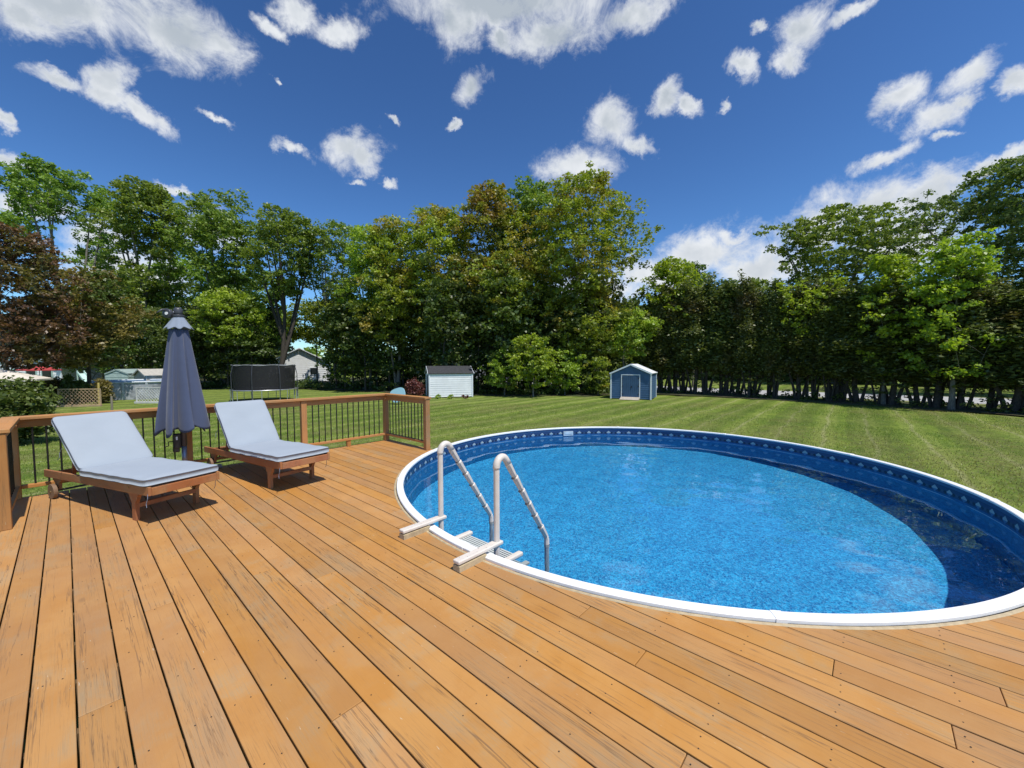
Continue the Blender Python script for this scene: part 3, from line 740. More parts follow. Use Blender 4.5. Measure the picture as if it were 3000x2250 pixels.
# ================================================================ PARASOL
def parasol():
    loc = AB(7.08, -1.06); t = empty('parasol', loc, A0); tag(t, 'closed slate blue offset parasol with grey pole between the two loungers', 'parasol')
    bx = .0
    for ang in (0, PI / 2):
        m_ = Matrix.Rotation(ang + R(20), 4, 'Z'); MB().box((0, 0, .028), (.95, .06, .05), m_).build('base_bar', GREYM, t, bevel=.005)
    MB().tube([(bx, 0, .05), (bx, 0, .42)], .030, 18).build('lower_pole', GREYM, t, True)
    MB().tube([(bx, 0, .42), (bx, 0, 2.14)], .036, 18).build('upper_pole', DARKM, t, True)
    c = MB().box((0, .075, .50), (.075, .085, .20)); c.box((.0, .085, .39), (.06, .07, .09)); cb = c.build('crank_housing', BLACK, t, bevel=.01)
    MB().tube([(0, .11, .50), (0, .165, .50), (0, .165, .44), (0, .20, .44)], .007, 8).build('crank_handle', BLACK, cb)
    MB().box((-.039, .08, .54), (.003, .02, .045)).build('label', WHITEP, cb)
    # canopy folded round the pole in eight pleats, leaning like the photo
    rn = random.Random(5); nz, na = 40, 160; V = []; Q = []
    Z0, Z1 = .66, 2.03
    for i in range(nz + 1):
        f = i / nz; z = Z1 + (Z0 - Z1) * f
        r = .096 + .166 * f ** .95
        for k in range(na):
            th = 2 * PI * k / na; ph = (th / (2 * PI) * 7 + .12 * math.sin(th * 2 + 1) + .05 * f) % 1.0
            fold = ph / .72 if ph < .72 else (1 - ph) / .28           # each pleat rises slowly, then drops back under the next
            fold = fold * fold * (3 - 2 * fold)
            amp = .10 + .42 * f; jit = .82 + .3 * math.sin(math.floor(th / (2 * PI) * 7) * 2.3 + 1.)
            rr = r * (1.06 - amp * jit + amp * 1.35 * fold * jit); th = th + .30 * f * (fold - .5)
            hem = 0.
            if f > .9: hem = (f - .9) * 10 * (.045 * math.cos(ph * 2 * PI) + .045 * math.sin(th * 2 + .6))
            V.append((rr * math.cos(th) - .01 * f, rr * math.sin(th) * 1.0 + .0, z + hem))
    for i in range(nz):
        for k in range(na):
            k2 = (k + 1) % na; Q.append((i * na + k, (i + 1) * na + k, (i + 1) * na + k2, i * na + k2))
    cn = link('canopy', fast_mesh('canopy', V, Q, UMB, True), None, t)
    sd = cn.modifiers.new('thick', 'SOLIDIFY'); sd.thickness = .004
    V = []; Q = []; nz = 14
    for i in range(nz + 1):
        f = i / nz; z = 2.205 - .165 * f; r = .058 + .092 * f ** 1.15
        for k in range(na):
            th = 2 * PI * k / na; w = math.cos(th * 8 + .8); rr = r * (1 + .11 * f * w)
            V.append((rr * math.cos(th), rr * math.sin(th), z - .014 * f * f * w + .006 * math.sin(th * 2)))
    for i in range(nz):
        for k in range(na):
            k2 = (k + 1) % na; Q.append((i * na + k, (i + 1) * na + k, (i + 1) * na + k2, i * na + k2))
    vn = link('vent', fast_mesh('vent', V, Q, UMBV, True), None, cn); sd = vn.modifiers.new('thick', 'SOLIDIFY'); sd.thickness = .004
    MB().tube([(0, 0, 2.195), (0, 0, 2.225)], .072, 20).build('top_collar', DARKM, t, True, bevel=.004)
    MB().tube([(0, 0, 2.22), (0, 0, 2.25), (.0, .0, 2.30), (.0, .0, 2.325)], [.045, .05, .05, .03], 16).build('tilt_knuckle', DARKM, t, True)
    wd = MB().tube([(.03, .085, 2.235), (.0, .125, 2.235)], .062, 24).build('pivot_disc', DARKM, t, True, bevel=.006)
    MB().tube([(-.005, .12, 2.235), (-.012, .128, 2.235)], .02, 12).build('pivot_cap', WHITEP, wd)
    MB().tube([(.06, .06, 2.25), (.03, .11, 2.29), (.0, .17, 2.28), (-.02, .22, 2.235)], [.014, .016, .013, .006], 8).build('lever', DARKM, t, True)
    MB().tube([(0, .03, 2.26), (0, .10, 2.24)], .016, 8).build('link_arm', GREYM, t)
parasol()

# ================================================================ LADDER
def ladder():
    t = empty('pool_ladder', AB(2.66, -2.30), A0); tag(t, 'cream plastic A-frame pool ladder with grey steps standing over the pool rim', 'ladder')
    O = (2.66, -2.30)
    def P(a, b, z): return (a - O[0], b - O[1], z)
    for a, hb in ((3.055, -2.368), (2.268, -2.330)):
        # bracket bolted to the deck on a wooden block
        b0, b1 = hb + .44, hb - .045
        MB().box(P(a - .005, (b0 + hb + .16) / 2, .022), (.075, b0 - hb - .16, .043)).build('wood_block', SHIM, t)
        mb = MB(); mb.box(P(a, (b0 + b1) / 2, .067), (.072, b0 - b1, .030)); br = mb.build('bracket', CREAM, t, bevel=.009, seg=3)
        h = MB()
        for k in range(7):
            for s in (-.018, .018):
                if (k + (s > 0)) % 2: h.tube([P(a + s, b0 - .05 - k * .05, .0815), P(a + s, b0 - .05 - k * .05, .0828)], .0042, 8)
        o = h.build('bracket_holes', plain('hole_dark', (.30, .27, .23), .8), br)
        # rail: upright, loop, slanted handrail with grip notches, front leg going down into the water
        pts = [P(a, hb, .02), P(a, hb, .70)]
        MB().tube([P(a, hb, -.9), P(a, hb, .695)], .0265, 8).build('upright', CREAM, t, bevel=.004)
        loop = [P(a, hb - .062 + .062 * math.cos(x), .70 + .075 * math.sin(x)) for x in [i * PI * .78 / 10 for i in range(11)]]
        lx = loop[-1]; loop.append((lx[0], lx[1] - .03, lx[2] - .04))
        MB().tube([P(a, hb, .69)] + loop, .030, 12).build('handle_loop', CREAM, t, True)
        p0 = Vector((lx[0], lx[1] - .02, lx[2] - .03)); p1 = Vector(P(a, hb - .675, -.10))
        d = (p1 - p0).normalized(); L_ = (p1 - p0).length; ra = []
        seg = []
        for k in range(6):
            s0, s1 = L_ * k / 6, L_ * (k + 1) / 6
            seg += [(s0 + .001, .019), (s0 + .016, .031), (s1 - .014, .026), (s1 - .001, .020)]
        MB().tube([p0 + d * s for s, r_ in seg], [r_ for s, r_ in seg], 8).build('handrail', CREAM, t)
        g = MB()
        for k in range(1, 6):                                      # grip notches on the underside
            q = p0 + d * (L_ * k / 6); g.bar(q + Vector((0, .012, -.032)), q + Vector((0, -.008, .004)), .040, .022)
        g.build('grip_notches', plain('notch_grip', (.22, .20, .18), .6), t)
        MB().tube([p1 - d * .004, p1 + Vector((0, -.008, -.03)), p1 + Vector((0, -.012, -.14))], [.024, .026, .029], 8).build('elbow', CREAM, t, bevel=.003)
        lg = MB().tube([p1 + Vector((0, -.012, -.13)), p1 + Vector((0, -.012, -1.17))], .024, 8).build('front_leg', plain('leg_plastic', (.55, .58, .60), .45), t)
        MB().tube([Vector((p1.x - .026, p1.y - .012, p1.z - .08)), Vector((p1.x - .03, p1.y - .012, p1.z - .08))], .006, 8).build('rivet', DARKM, t)
    for k, z in enumerate((-.175, -.43, -.68, -.93, -1.18)):
        b = -2.56 - .035 * k - (0.06 if k else 0)
        sl = MB(); nsl = 7
        wd = .20
        sl.box(P(2.66, b, z - .022), (.68, wd, .02))
        for q in range(nsl): sl.box(P(2.66, b - wd / 2 + (q + .5) * wd / nsl, z - .006), (.60, wd / nsl * .62, .012))
        o = sl.build('step', CREAMG, t)
        for a_ in (2.325, 2.995):
            o2 = MB().box(P(a_, b - .01, z - .0), (.055, wd + .07, .045)).build('step_end', CREAM, t, bevel=.01); o2.cycles.is_caustics_receiver = True
        o.cycles.is_caustics_receiver = True
    for o in t.children:
        o.cycles.is_caustics_receiver = True
ladder()

# ================================================================ SHEDS, HOUSES, YARD THINGS
ROOFD = plain('dark_shingle', (.035, .036, .04), .9, .3, 8, bump=.4); ROOFW = plain('pale_roof', (.72, .73, .74), .5, .06, 4)
BLUEP = plain('blue_paint', (.050, .115, .215), .6, .14, 3); BLUED = plain('blue_door_paint', (.038, .092, .178), .6, .08, 3)
TRIM = plain('white_trim', (.72, .76, .80), .5, .04); SIDEW = plain('white_siding', (.76, .78, .79), .6, .06, 2)
CONC = plain('weathered_plywood', (.40, .36, .30), .85, .12, 5); GLASSD = plain('dark_window', (.02, .025, .03), .1)
def gable(t, w, d, hw, hp, board, wallm, trimm, roofm, over=.12, laps=.15, corner=.07, skip=None):
    """gable front faces -y; x across; siding laid board by board"""
    n = max(3, int(hw / laps)); lap = hw / n; k = 0
    def lapboard(p, q, z, h, out):
        mb = MB(); p = Vector(p); q = Vector(q); o = Vector(out)
        vs = [p + Vector((0, 0, z)) + o * .022, q + Vector((0, 0, z)) + o * .022, q + Vector((0, 0, z + h)) + o * .004, p + Vector((0, 0, z + h)) + o * .004,
              p + Vector((0, 0, z)) - o * .01, q + Vector((0, 0, z)) - o * .01, q + Vector((0, 0, z + h)) - o * .01, p + Vector((0, 0, z + h)) - o * .01]
        mb.add(vs, [(0, 1, 2, 3), (7, 6, 5, 4), (0, 4, 5, 1), (3, 2, 6, 7), (0, 3, 7, 4), (1, 5, 6, 2)]); mb.build(board, wallm, t)
    inner = MB(); inner.prism([(-w / 2 + .02, .03), (w / 2 - .02, .03), (w / 2 - .02, hw), (0, hp - .03), (-w / 2 + .02, hw)], -d / 2 + .02, d / 2 - .02, Matrix(((1, 0, 0, 0), (0, 0, 1, 0), (0, 1, 0, 0), (0, 0, 0, 1))))
    inner.build('wall', wallm, t)
    z = .05
    while z < hp - .1:
        if z < hw: x = w / 2
        else: x = w / 2 * (hp - z - lap * .6) / (hp - hw)
        if x > .08:
            segs = [(-x, x)]
            if skip and z < skip[2]: segs = [(-x, skip[0]), (skip[1], x)]
            for a, b in segs: lapboard((a, -d / 2, 0), (b, -d / 2, 0), z, lap, (0, -1, 0))
            if z < hw - .02:
                lapboard((w / 2, -d / 2, 0), (w / 2, d / 2, 0), z, lap, (1, 0, 0)); lapboard((-w / 2, d / 2, 0), (-w / 2, -d / 2, 0), z, lap, (-1, 0, 0)); lapboard((w / 2, d / 2, 0), (-w / 2, d / 2, 0), z, lap, (0, 1, 0))
        z += lap
    for sx in (-1, 1):
        for sy in (-1, 1): MB().box((sx * (w / 2 + .005), sy * (d / 2 + .005), hw / 2 + .01), (corner, corner, hw)).build('corner_trim', trimm, t)
        sl = math.atan2(hp - hw, w / 2); L_ = (w / 2) / math.cos(sl) + over
        m_ = Matrix.Translation((0, 0, hp + .02)) @ Matrix.Rotation(sx * sl, 4, 'Y')
        MB().box((sx * L_ / 2, 0, .03), (L_, d + 2 * over, .035), m_).build('roof_panel', roofm, t)
        for sy in (-1, 1): MB().box((sx * L_ / 2, sy * (d / 2 + over + .012), .0), (L_, .022, .10), m_).build('fascia', trimm, t)
    return hp
# blue shed
bs = empty('garden_shed', (8.58, 28.19, GZ), R(-27)); tag(bs, 'blue wooden garden shed with white trim, double doors and a small ramp', 'shed')
gable(bs, 2.62, 2.46, 1.75, 2.33, 'siding_board', BLUEP, TRIM, ROOFW, .10, .145, .09, (-.62, .62, 1.60))
f = -2.46 / 2 - .03
for s in (-1, 1):
    dr = MB()
    for k in range(4): dr.box((s * (.07 + k * .135), f - .0, .88), (.128, .03, 1.46))
    o = dr.build('door', BLUED, bs)
    for z in (.35, .9, 1.45): MB().box((s * .52, f - .02, z), (.09, .012, .035)).build('hinge', BLACK, o)
    MB().box((s * .60, f, .87), (.055, .04, 1.62)).build('door_trim', TRIM, bs)
MB().box((0, f, 1.66), (1.26, .045, .055)).build('door_trim', TRIM, bs)
MB().box((.07, f - .03, .85), (.05, .03, .12)).build('latch', BLACK, bs)
mb = MB(); mb.add([(-.62, f - .02, .16), (.62, f - .02, .16), (.62, f - .62, .02), (-.62, f - .62, .02), (-.62, f - .02, .02), (.62, f - .02, .02)], [(0, 3, 2, 1), (0, 4, 3), (1, 2, 5)]); mb.build('ramp', CONC, bs)
# white shed: ridge runs along its front, so its gable faces left
ws = empty('garden_shed', (-4.72 + .36 * 0 - .02, 30.1, GZ), R(17) - PI / 2); tag(ws, 'white clapboard shed with dark shingle roof standing under the trees', 'shed')
gable(ws, 2.3, 3.1, 1.72, 2.22, 'siding_board', SIDEW, TRIM, ROOFD, .10, .15, .09)
MB().box((-.1, -3.1 / 2 - .03, .85), (.8, .04, 1.5)).build('door', plain('grey_door', (.25, .27, .30), .6), ws)
# pale green metal shed and beige shed far left behind the neighbour's pool
g1 = empty('garden_shed', at(376, 35), R(6)); tag(g1, 'pale green metal shed behind the neighbouring pool', 'shed')
gable(g1, 1.75, 2.2, 1.65, 2.0, 'siding_board', plain('pale_green_metal', (.36, .46, .43), .5), plain('green_trim', (.3, .38, .36), .5), plain('green_roof', (.3, .38, .37), .5), .04, .3, .05)
g2 = empty('garden_shed', at(470, 34), R(-28)); tag(g2, 'beige shed partly hidden by the closed blue parasol', 'shed')
gable(g2, 2.2, 2.6, 1.55, 2.02, 'siding_board', plain('beige_siding', (.42, .38, .32), .7), plain('beige_trim', (.5, .47, .42), .6), plain('beige_roof', (.42, .40, .36), .7), .14, .17, .05)
# white house beyond the trampoline
hs = empty('house', Vector((-32.0, 61.5, GZ)), R(24)); tag(hs, 'white house with dark sloping roof seen between trees behind the trampoline', 'house')
gable(hs, 7.4, 13, 2.7, 4.6, 'siding_board', SIDEW, TRIM, ROOFD, .35, .27, .12)
for x in (-1.6, 1.7):
    o = MB().box((x, -6.55, 1.45), (1.0, .06, 1.1)).build('window', TRIM, hs); MB().box((x, -6.585, 1.45), (.82, .02, .92)).build('pane', GLASSD, o)
MB().tube([(-1.2, -2, 4.2), (-1.2, -2, 5.1)], .12, 8).build('vent_pipe', DARKM, hs)
# second house far away through the trunks
h2 = empty('house', at(1430, 62), R(-10)); tag(h2, 'pale grey house half hidden by trunks behind the white shed', 'house')
gable(h2, 9, 8, 2.6, 4.0, 'siding_board', plain('grey_siding', (.38, .40, .43), .6), TRIM, ROOFD, .3, .3, .12)
h3 = empty('house', at(150, 39), R(10)); tag(h3, 'white house showing under the dark red tree at far left', 'house')
gable(h3, 6.5, 6, 2.5, 3.6, 'siding_board', SIDEW, TRIM, plain('brown_roof', (.12, .07, .06), .8), .3, .25, .12)
for x in (-2.0, -.5, 1.0, 2.2):
    o = MB().box((x, -3.05, 1.45), (.85, .06, 1.3)).build('window', plain('green_window_trim', (.35, .5, .45), .6), h3); MB().box((x, -3.085, 1.45), (.68, .02, 1.12)).build('pane', GLASSD, o)

# neighbour's above-ground pool
npc = at(410, 30.2); t = empty('neighbour_pool', npc); tag(t, 'grey above-ground pool in the yard at far left', 'swimming pool')
PW = plain('pool_marble_wall', (.30, .32, .35), .5, .45, 2.2)
cyl('pool_wall', 2.72, 0, 1.18, PW, 48, t, False)
Vq = MB().tube([(2.72 * math.cos(x), 2.72 * math.sin(x), 1.21) for x in [2 * PI * k / 48 for k in range(49)]], .075, 6, False).build('pool_rim', plain('pool_rim_grey', (.50, .55, .60), .45), t, True)
for k in range(14):
    x = 2 * PI * k / 14 + .2; MB().box((2.76 * math.cos(x), 2.76 * math.sin(x), .6), (.08, .13, 1.2), None).build('pool_upright', plain('pool_post_grey', (.42, .46, .50), .5) if k == 0 else bpy.data.materials['pool_post_grey'], t)
wv = MB(); wv.add([(2.7 * math.cos(2 * PI * k / 48), 2.7 * math.sin(2 * PI * k / 48), 1.0) for k in range(48)], [tuple(range(48))]); wv.build('pool_cover', plain('pool_blue', (.05, .2, .4), .3), t)
# lattice panels
def lattice(name, loc, rz, w, h, mat, label, pitch=.14, base=None):
    t = empty(name, loc, rz); tag(t, label, 'lattice panel')
    for z in (.03, h - .03): MB().box((0, 0, z), (w, .05, .06)).build('frame_rail', mat, t)
    for x in (-w / 2 + .03, w / 2 - .03): MB().box((x, 0, h / 2), (.06, .055, h)).build('frame_post', mat, t)
    iw, ih = w - .1, h - .1
    for s in (1, -1):
        k = -ih
        while k < iw:
            x0 = k; x1 = k + ih; z0, z1 = 0, ih
            if x0 < 0: z0 = -x0; x0 = 0
            if x1 > iw: z1 = ih - (x1 - iw); x1 = iw
            if x1 - x0 > .05:
                X0, X1 = (x0 - iw / 2, x1 - iw / 2) if s > 0 else (iw / 2 - x0, iw / 2 - x1)
                MB().bar((X0, s * .007, .05 + z0), (X1, s * .007, .05 + z1), .008, .030).build('slat', mat, t)
            k += pitch
    if base: MB().box((0, -.05, .05), (w + .1, .12, .12)).build('base_board', base, t)
    return t
LATB = plain('brown_lattice_wood', (.42, .30, .18), .85); LATW = plain('grey_lattice_wood', (.55, .55, .53), .8)
lattice('lattice_panel', at(231, 23.4), R(5), 2.3, 1.05, LATB, 'brown diagonal lattice panel on the lawn beside the grey pool', .21, LATB)
lattice('lattice_panel', at(440, 25.3), R(-3), 1.95, 1.02, LATW, 'weathered grey lattice panel standing in front of the grey pool', .19, LATW)
o = MB().tube([(0, 0, 0), (.01, 0, .45), (0, .01, .80)], [.055, .05, .045], 8).build('wooden_stake', plain('old_post', (.22, .19, .14), .9)); o.location = at(324, 21.0); tag(o, 'short weathered wooden stake on the lawn left of the parasol', 'post')
o = MB().tube([(0, 0, 0), (.0, 0, .7), (0, .01, 1.35)], [.06, .055, .05], 6).build('yellow_post', plain('yellow_paint', (.55, .42, .12), .6)); o.location = at(288, 24.4); tag(o, 'dull yellow post at the right end of the brown lattice', 'post')

# trampoline
def trampoline():
    t = empty('trampoline', at(776, 26.6)); tag(t, 'large round trampoline with black safety net on the lawn', 'trampoline')
    rr = 1.92; n = 48; mz = .80
    net = Mat('black_net'); net.set(Roughness=.8); net.b.inputs['Base Color'].default_value = (.012, .012, .014, 1)
    tr = net.n('BsdfTransparent'); mx = net.n('MixShader'); mx.inputs[0].default_value = .80; net.L.new(tr.outputs[0], mx.inputs[1]); net.L.new(net.b.outputs[0], mx.inputs[2]); net.L.new(mx.outputs[0], net.out.inputs[0])
    V = []; Q = []
    for i, (z, q) in enumerate([(mz + .02, .90), (mz + .6, .915), (mz + 1.1, .93), (mz + 1.58, .95)]):
        for k in range(96):
            a_ = 2 * PI * k / 96; f = .5 + .5 * math.cos(8 * a_); V.append((rr * q * math.cos(a_), rr * q * math.sin(a_), z - (.06 * (1 - f) if i == 3 else 0)))
    for i in range(3):
        for k in range(96): k2 = (k + 1) % 96; Q.append((i * 96 + k, i * 96 + k2, (i + 1) * 96 + k2, (i + 1) * 96 + k))
    link('safety_net', fast_mesh('safety_net', V, Q, net.m, True), None, t)
    MB().tube([(rr * math.cos(2 * PI * k / n), rr * math.sin(2 * PI * k / n), mz) for k in range(n + 1)], .035, 8, False).build('frame_ring', plain('steel', (.55, .56, .58), .35, metal=.7), t, True)
    MB().add([(rr * .97 * math.cos(2 * PI * k / n), rr * .97 * math.sin(2 * PI * k / n), mz - .01) for k in range(n)], [tuple(range(n))]).build('jumping_mat', BLACK, t)
    st = bpy.data.materials['steel']
    MB().tube([(rr * .95 * math.cos(2 * PI * k / n), rr * .95 * math.sin(2 * PI * k / n), mz + 1.60 - .05 * (.5 - .5 * math.cos(16 * PI * k / n))) for k in range(n + 1)], .022, 6, False).build('net_rim', plain('net_trim', (.25, .26, .27), .6), t, True)
    for k in range(8):
        a_ = 2 * PI * k / 8 + .2; x, y = rr * math.cos(a_), rr * math.sin(a_)
        MB().tube([(x * 1.02, y * 1.02, .3), (x * 1.03, y * 1.03, mz + 1.0), (x * .96, y * .96, mz + 1.62)], .022, 8).build('net_pole', DARKM, t)
        b_ = a_ + .26; MB().tube([(x, y, mz), (x * 1.0, y * 1.0, .02), (rr * math.cos(b_), rr * math.sin(b_), .02), (rr * math.cos(b_), rr * math.sin(b_), mz)], .022, 8).build('leg', st, t)
trampoline()
# rounded pale blue board standing on the lawn behind the railing corner
pb = Mat('pale_blue_plastic'); pb.set(Roughness=.4); pb.b.inputs['Base Color'].default_value = (.30, .52, .60, 1)
pts = []
for k in range(40):
    a_ = 2 * PI * k / 40; ca, sa = math.cos(a_), math.sin(a_); e = 2 / 2.8
    pts.append((.50 * math.copysign(abs(ca) ** e, ca) * (1 + .08 * sa), .44 * math.copysign(abs(sa) ** e, sa)))
tb = empty('play_board', at(1165, 24.6), R(-12)); tag(tb, 'pale blue rounded plastic board standing on the lawn behind the railing corner', 'board')
MB().prism(pts, -.03, .03, Matrix.Translation((0, 0, .52)) @ Matrix.Rotation(R(78), 4, 'X') @ Matrix.Rotation(R(18), 4, 'Z')).build('board', pb.m, tb, bevel=.012)
MB().tube([(.1, .30, 0), (.1, .05, .7)], .02, 8).build('stand', GREYM, tb)
# cream canopy, red parasol, slide at the far-left neighbour
def garden_parasol(loc, rad, h, rise, mat, label, sides=6, rz=0.):
    t = empty('garden_parasol', loc, rz); tag(t, label, 'parasol')
    V = [(0, 0, h + rise)]; 
    for k in range(sides): a_ = 2 * PI * k / sides; V.append((rad * math.cos(a_), rad * math.sin(a_), h))
    for k in range(sides): a_ = 2 * PI * k / sides; V.append((rad * math.cos(a_), rad * math.sin(a_), h - .09))
    F = [(0, 1 + k, 1 + (k + 1) % sides) for k in range(sides)] + [(1 + k, 1 + sides + k, 1 + sides + (k + 1) % sides, 1 + (k + 1) % sides) for k in range(sides)]
    c_ = MB().add(V, F).build('canopy', mat, t); sd = c_.modifiers.new('t', 'SOLIDIFY'); sd.thickness = .01
    MB().tube([(0, 0, 0), (0, 0, h + rise + .06)], .025, 8).build('pole', GREYM, t)
    for k in range(sides): a_ = 2 * PI * k / sides; MB().tube([(0, 0, h + rise - .04), (rad * .98 * math.cos(a_), rad * .98 * math.sin(a_), h - .02)], .012, 5).build('rib', GREYM, t)
    MB().tube([(0, 0, 0), (0, 0, .08)], .25, 16).build('base', DARKM, t)
garden_parasol(at(8, 20.5), 1.75, 1.72, .50, plain('cream_canvas', (.62, .56, .47), .8), 'cream garden parasol open beside the dark shrub at far left')
garden_parasol(at(118, 33), 1.25, 2.05, .42, plain('red_canvas', (.42, .05, .05), .8), 'open red parasol under the dark red tree', 8)
t = empty('slide', at(244, 31), R(-20)); tag(t, 'small mint and white slide on the neighbouring lawn', 'slide')
MN = plain('mint_plastic', (.50, .68, .62), .4)
MB().bar((-.2, 0, 1.75), (1.3, 0, .55), .42, .06).build('chute', MN, t)
for s in (-.2, .2): MB().bar((-.2, s, 1.85), (1.3, s, .65), .05, .12).build('side_wall', MN, t)
for s in (-.2, .2): MB().bar((-.25, s, 0), (-.25, s, 2.0), .06, .06).build('post', MN, t)
for k in range(5): MB().bar((-.3, -.2, .35 + k * .3), (-.3, .2, .35 + k * .3), .05, .05).build('rung', MN, t)

# ================================================================ TREES
def leaf_cloud(rng, C, per, rad, flat, size, droop=0.15, elong=1.5):
    """C: cluster centres (n,3); returns verts and quads of small folded leaves"""
    n = len(C) * per
    P = np.repeat(C, per, axis=0)
    rr = np.repeat(rad if np.ndim(rad) else np.full(len(C), rad), per)
    g = rng.normal(size=(n, 3)); g /= np.linalg.norm(g, axis=1)[:, None]; g *= (rng.random(n) ** .5)[:, None]
    g[:, 2] *= flat; P = P + g * rr[:, None]
    P[:, 2] -= droop * rr * (g[:, 0] ** 2 + g[:, 1] ** 2)
    s = size * (.6 + .8 * rng.random(n))
    d = rng.normal(size=(n, 3)); d[:, 2] = d[:, 2] * .55 - .25; d /= np.linalg.norm(d, axis=1)[:, None]
    u = rng.normal(size=(n, 3)); u[:, 2] += .9
    w = np.cross(d, u); w /= np.linalg.norm(w, axis=1)[:, None]
    nn = np.cross(w, d)
    a = P - d * (s * elong * .5)[:, None]; c = P + d * (s * elong * .5)[:, None]
    b = P + w * (s * .5)[:, None] + nn * (s * .12)[:, None]; e = P - w * (s * .5)[:, None] + nn * (s * .12)[:, None]
    V = np.stack([a, b, c, e], 1).reshape(-1, 3); Q = np.arange(n * 4).reshape(-1, 4)
    return V, Q
def limb_mesh(name, trunk_pts, trunk_r, C, mat, tip=.006, sides=5, extra=()):
    """trunk polyline, then every cluster centre joined to the nearest wood already there, thick where much hangs on it"""
    nodes = [np.array(p, float) for p in trunk_pts]; par = [-1] + list(range(len(trunk_pts) - 1)); trunk_r = list(trunk_r)
    for (j0, ps, rs_) in extra:                                    # further stems that leave the trunk at node j0
        for q, p in enumerate(ps):
            par.append(j0 if q == 0 else len(nodes) - 1); nodes.append(np.array(p, float)); trunk_r.append(rs_[q])
    nt = len(nodes); ax = np.array(nodes)
    hdist = [min(np.hypot(c[0] - ax[:, 0], c[1] - ax[:, 1]) * 1.0 + np.abs(c[2] - ax[:, 2]) * .35) for c in C]
    A = np.zeros((nt + 3 * len(C), 3)); A[:nt] = nodes; N = nt; par = par + [0] * (3 * len(C))
    low = ax[min(1, len(ax) - 1), 2]
    for i in np.argsort(hdist):
        c = C[i]; d = A[:N] - c
        dz = c[2] - A[:N, 2]
        cost = np.sqrt((d ** 2).sum(1)) + np.where(dz < .15 * np.hypot(d[:, 0], d[:, 1]), 1.2, 0.) + np.where(A[:N, 2] < low - .01, 3., 0.)
        j = int(np.argmin(cost)); p = A[j]; L = np.linalg.norm(c - p)
        mid1 = p + (c - p) * .38 + np.array([0, 0, .06 * L]); mid2 = p + (c - p) * .72 + np.array([0, 0, .07 * L])
        A[N] = mid1; par[N] = j; A[N + 1] = mid2; par[N + 1] = N; A[N + 2] = c; par[N + 2] = N + 1; N += 3
    w = np.zeros(N); 
    for i in range(N - 1, 0, -1):
        w[i] = max(w[i], 1) ; w[par[i]] += w[i] if (i - nt) % 3 == 0 and i >= nt else 0
        if i >= nt and (i - nt) % 3: w[par[i]] = max(w[par[i]], w[i])
        if i < nt: w[par[i]] = max(w[par[i]], w[i])
    rad = tip * np.maximum(w, 1) ** .52
    rad = np.minimum(rad, trunk_r[min(2, len(trunk_pts) - 1)] * .55)
    for i in range(nt): rad[i] = max(trunk_r[i], .004)
    V = []; Q = []
    idx = np.arange(1, N); P0 = A[[par[i] for i in idx]]; P1 = A[idx]
    D = P1 - P0; ln = np.linalg.norm(D, axis=1); ok = ln > 1e-4; idx = idx[ok]; P0, P1, D = P0[ok], P1[ok], (D[ok] / ln[ok][:, None])
    r1 = rad[idx]; r0 = np.where(np.array([par[i] for i in idx]) < nt, np.where(idx < nt, rad[[par[i] for i in idx]], r1 * 1.25), rad[[par[i] for i in idx]])
    r0 = np.minimum(r0, np.where(idx < nt, 9, r1 * 1.6))
    ref = np.where(np.abs(D[:, 2:3]) > .9, np.array([[1., 0, 0]]), np.array([[0, 0, 1.]])); U = np.cross(D, ref); U /= np.linalg.norm(U, axis=1)[:, None]; W = np.cross(D, U)
    M_ = len(idx); out = np.zeros((M_, 2 * sides, 3)); qs = np.zeros((M_, sides, 4), int)
    for k in range(sides):
        an = 2 * PI * k / sides; o = U * math.cos(an) + W * math.sin(an)
        out[:, k] = P0 + o * r0[:, None] - D * (r0 * .2)[:, None]; out[:, sides + k] = P1 + o * r1[:, None]
        k2 = (k + 1) % sides; qs[:, k] = np.array([k, k2, sides + k2, sides + k]) + (np.arange(M_) * 2 * sides)[:, None]
    return fast_mesh(name, out.reshape(-1, 3), qs.reshape(-1, 4), mat, True)
def sample_blobs(rng, blobs, n, bias=.45, sep=0.0):
    vol = np.array([b[3] * b[4] * b[5] for b in blobs]) ** .8; vol /= vol.sum(); which = rng.choice(len(blobs), n, p=vol)
    B = np.array(blobs)[which]; g = rng.normal(size=(n, 3)); g /= np.linalg.norm(g, axis=1)[:, None]
    r = rng.random(n) ** bias * (.82 + .25 * rng.random(n)); P = B[:, :3] + g * r[:, None] * B[:, 3:6]
    return P
TREES = {}
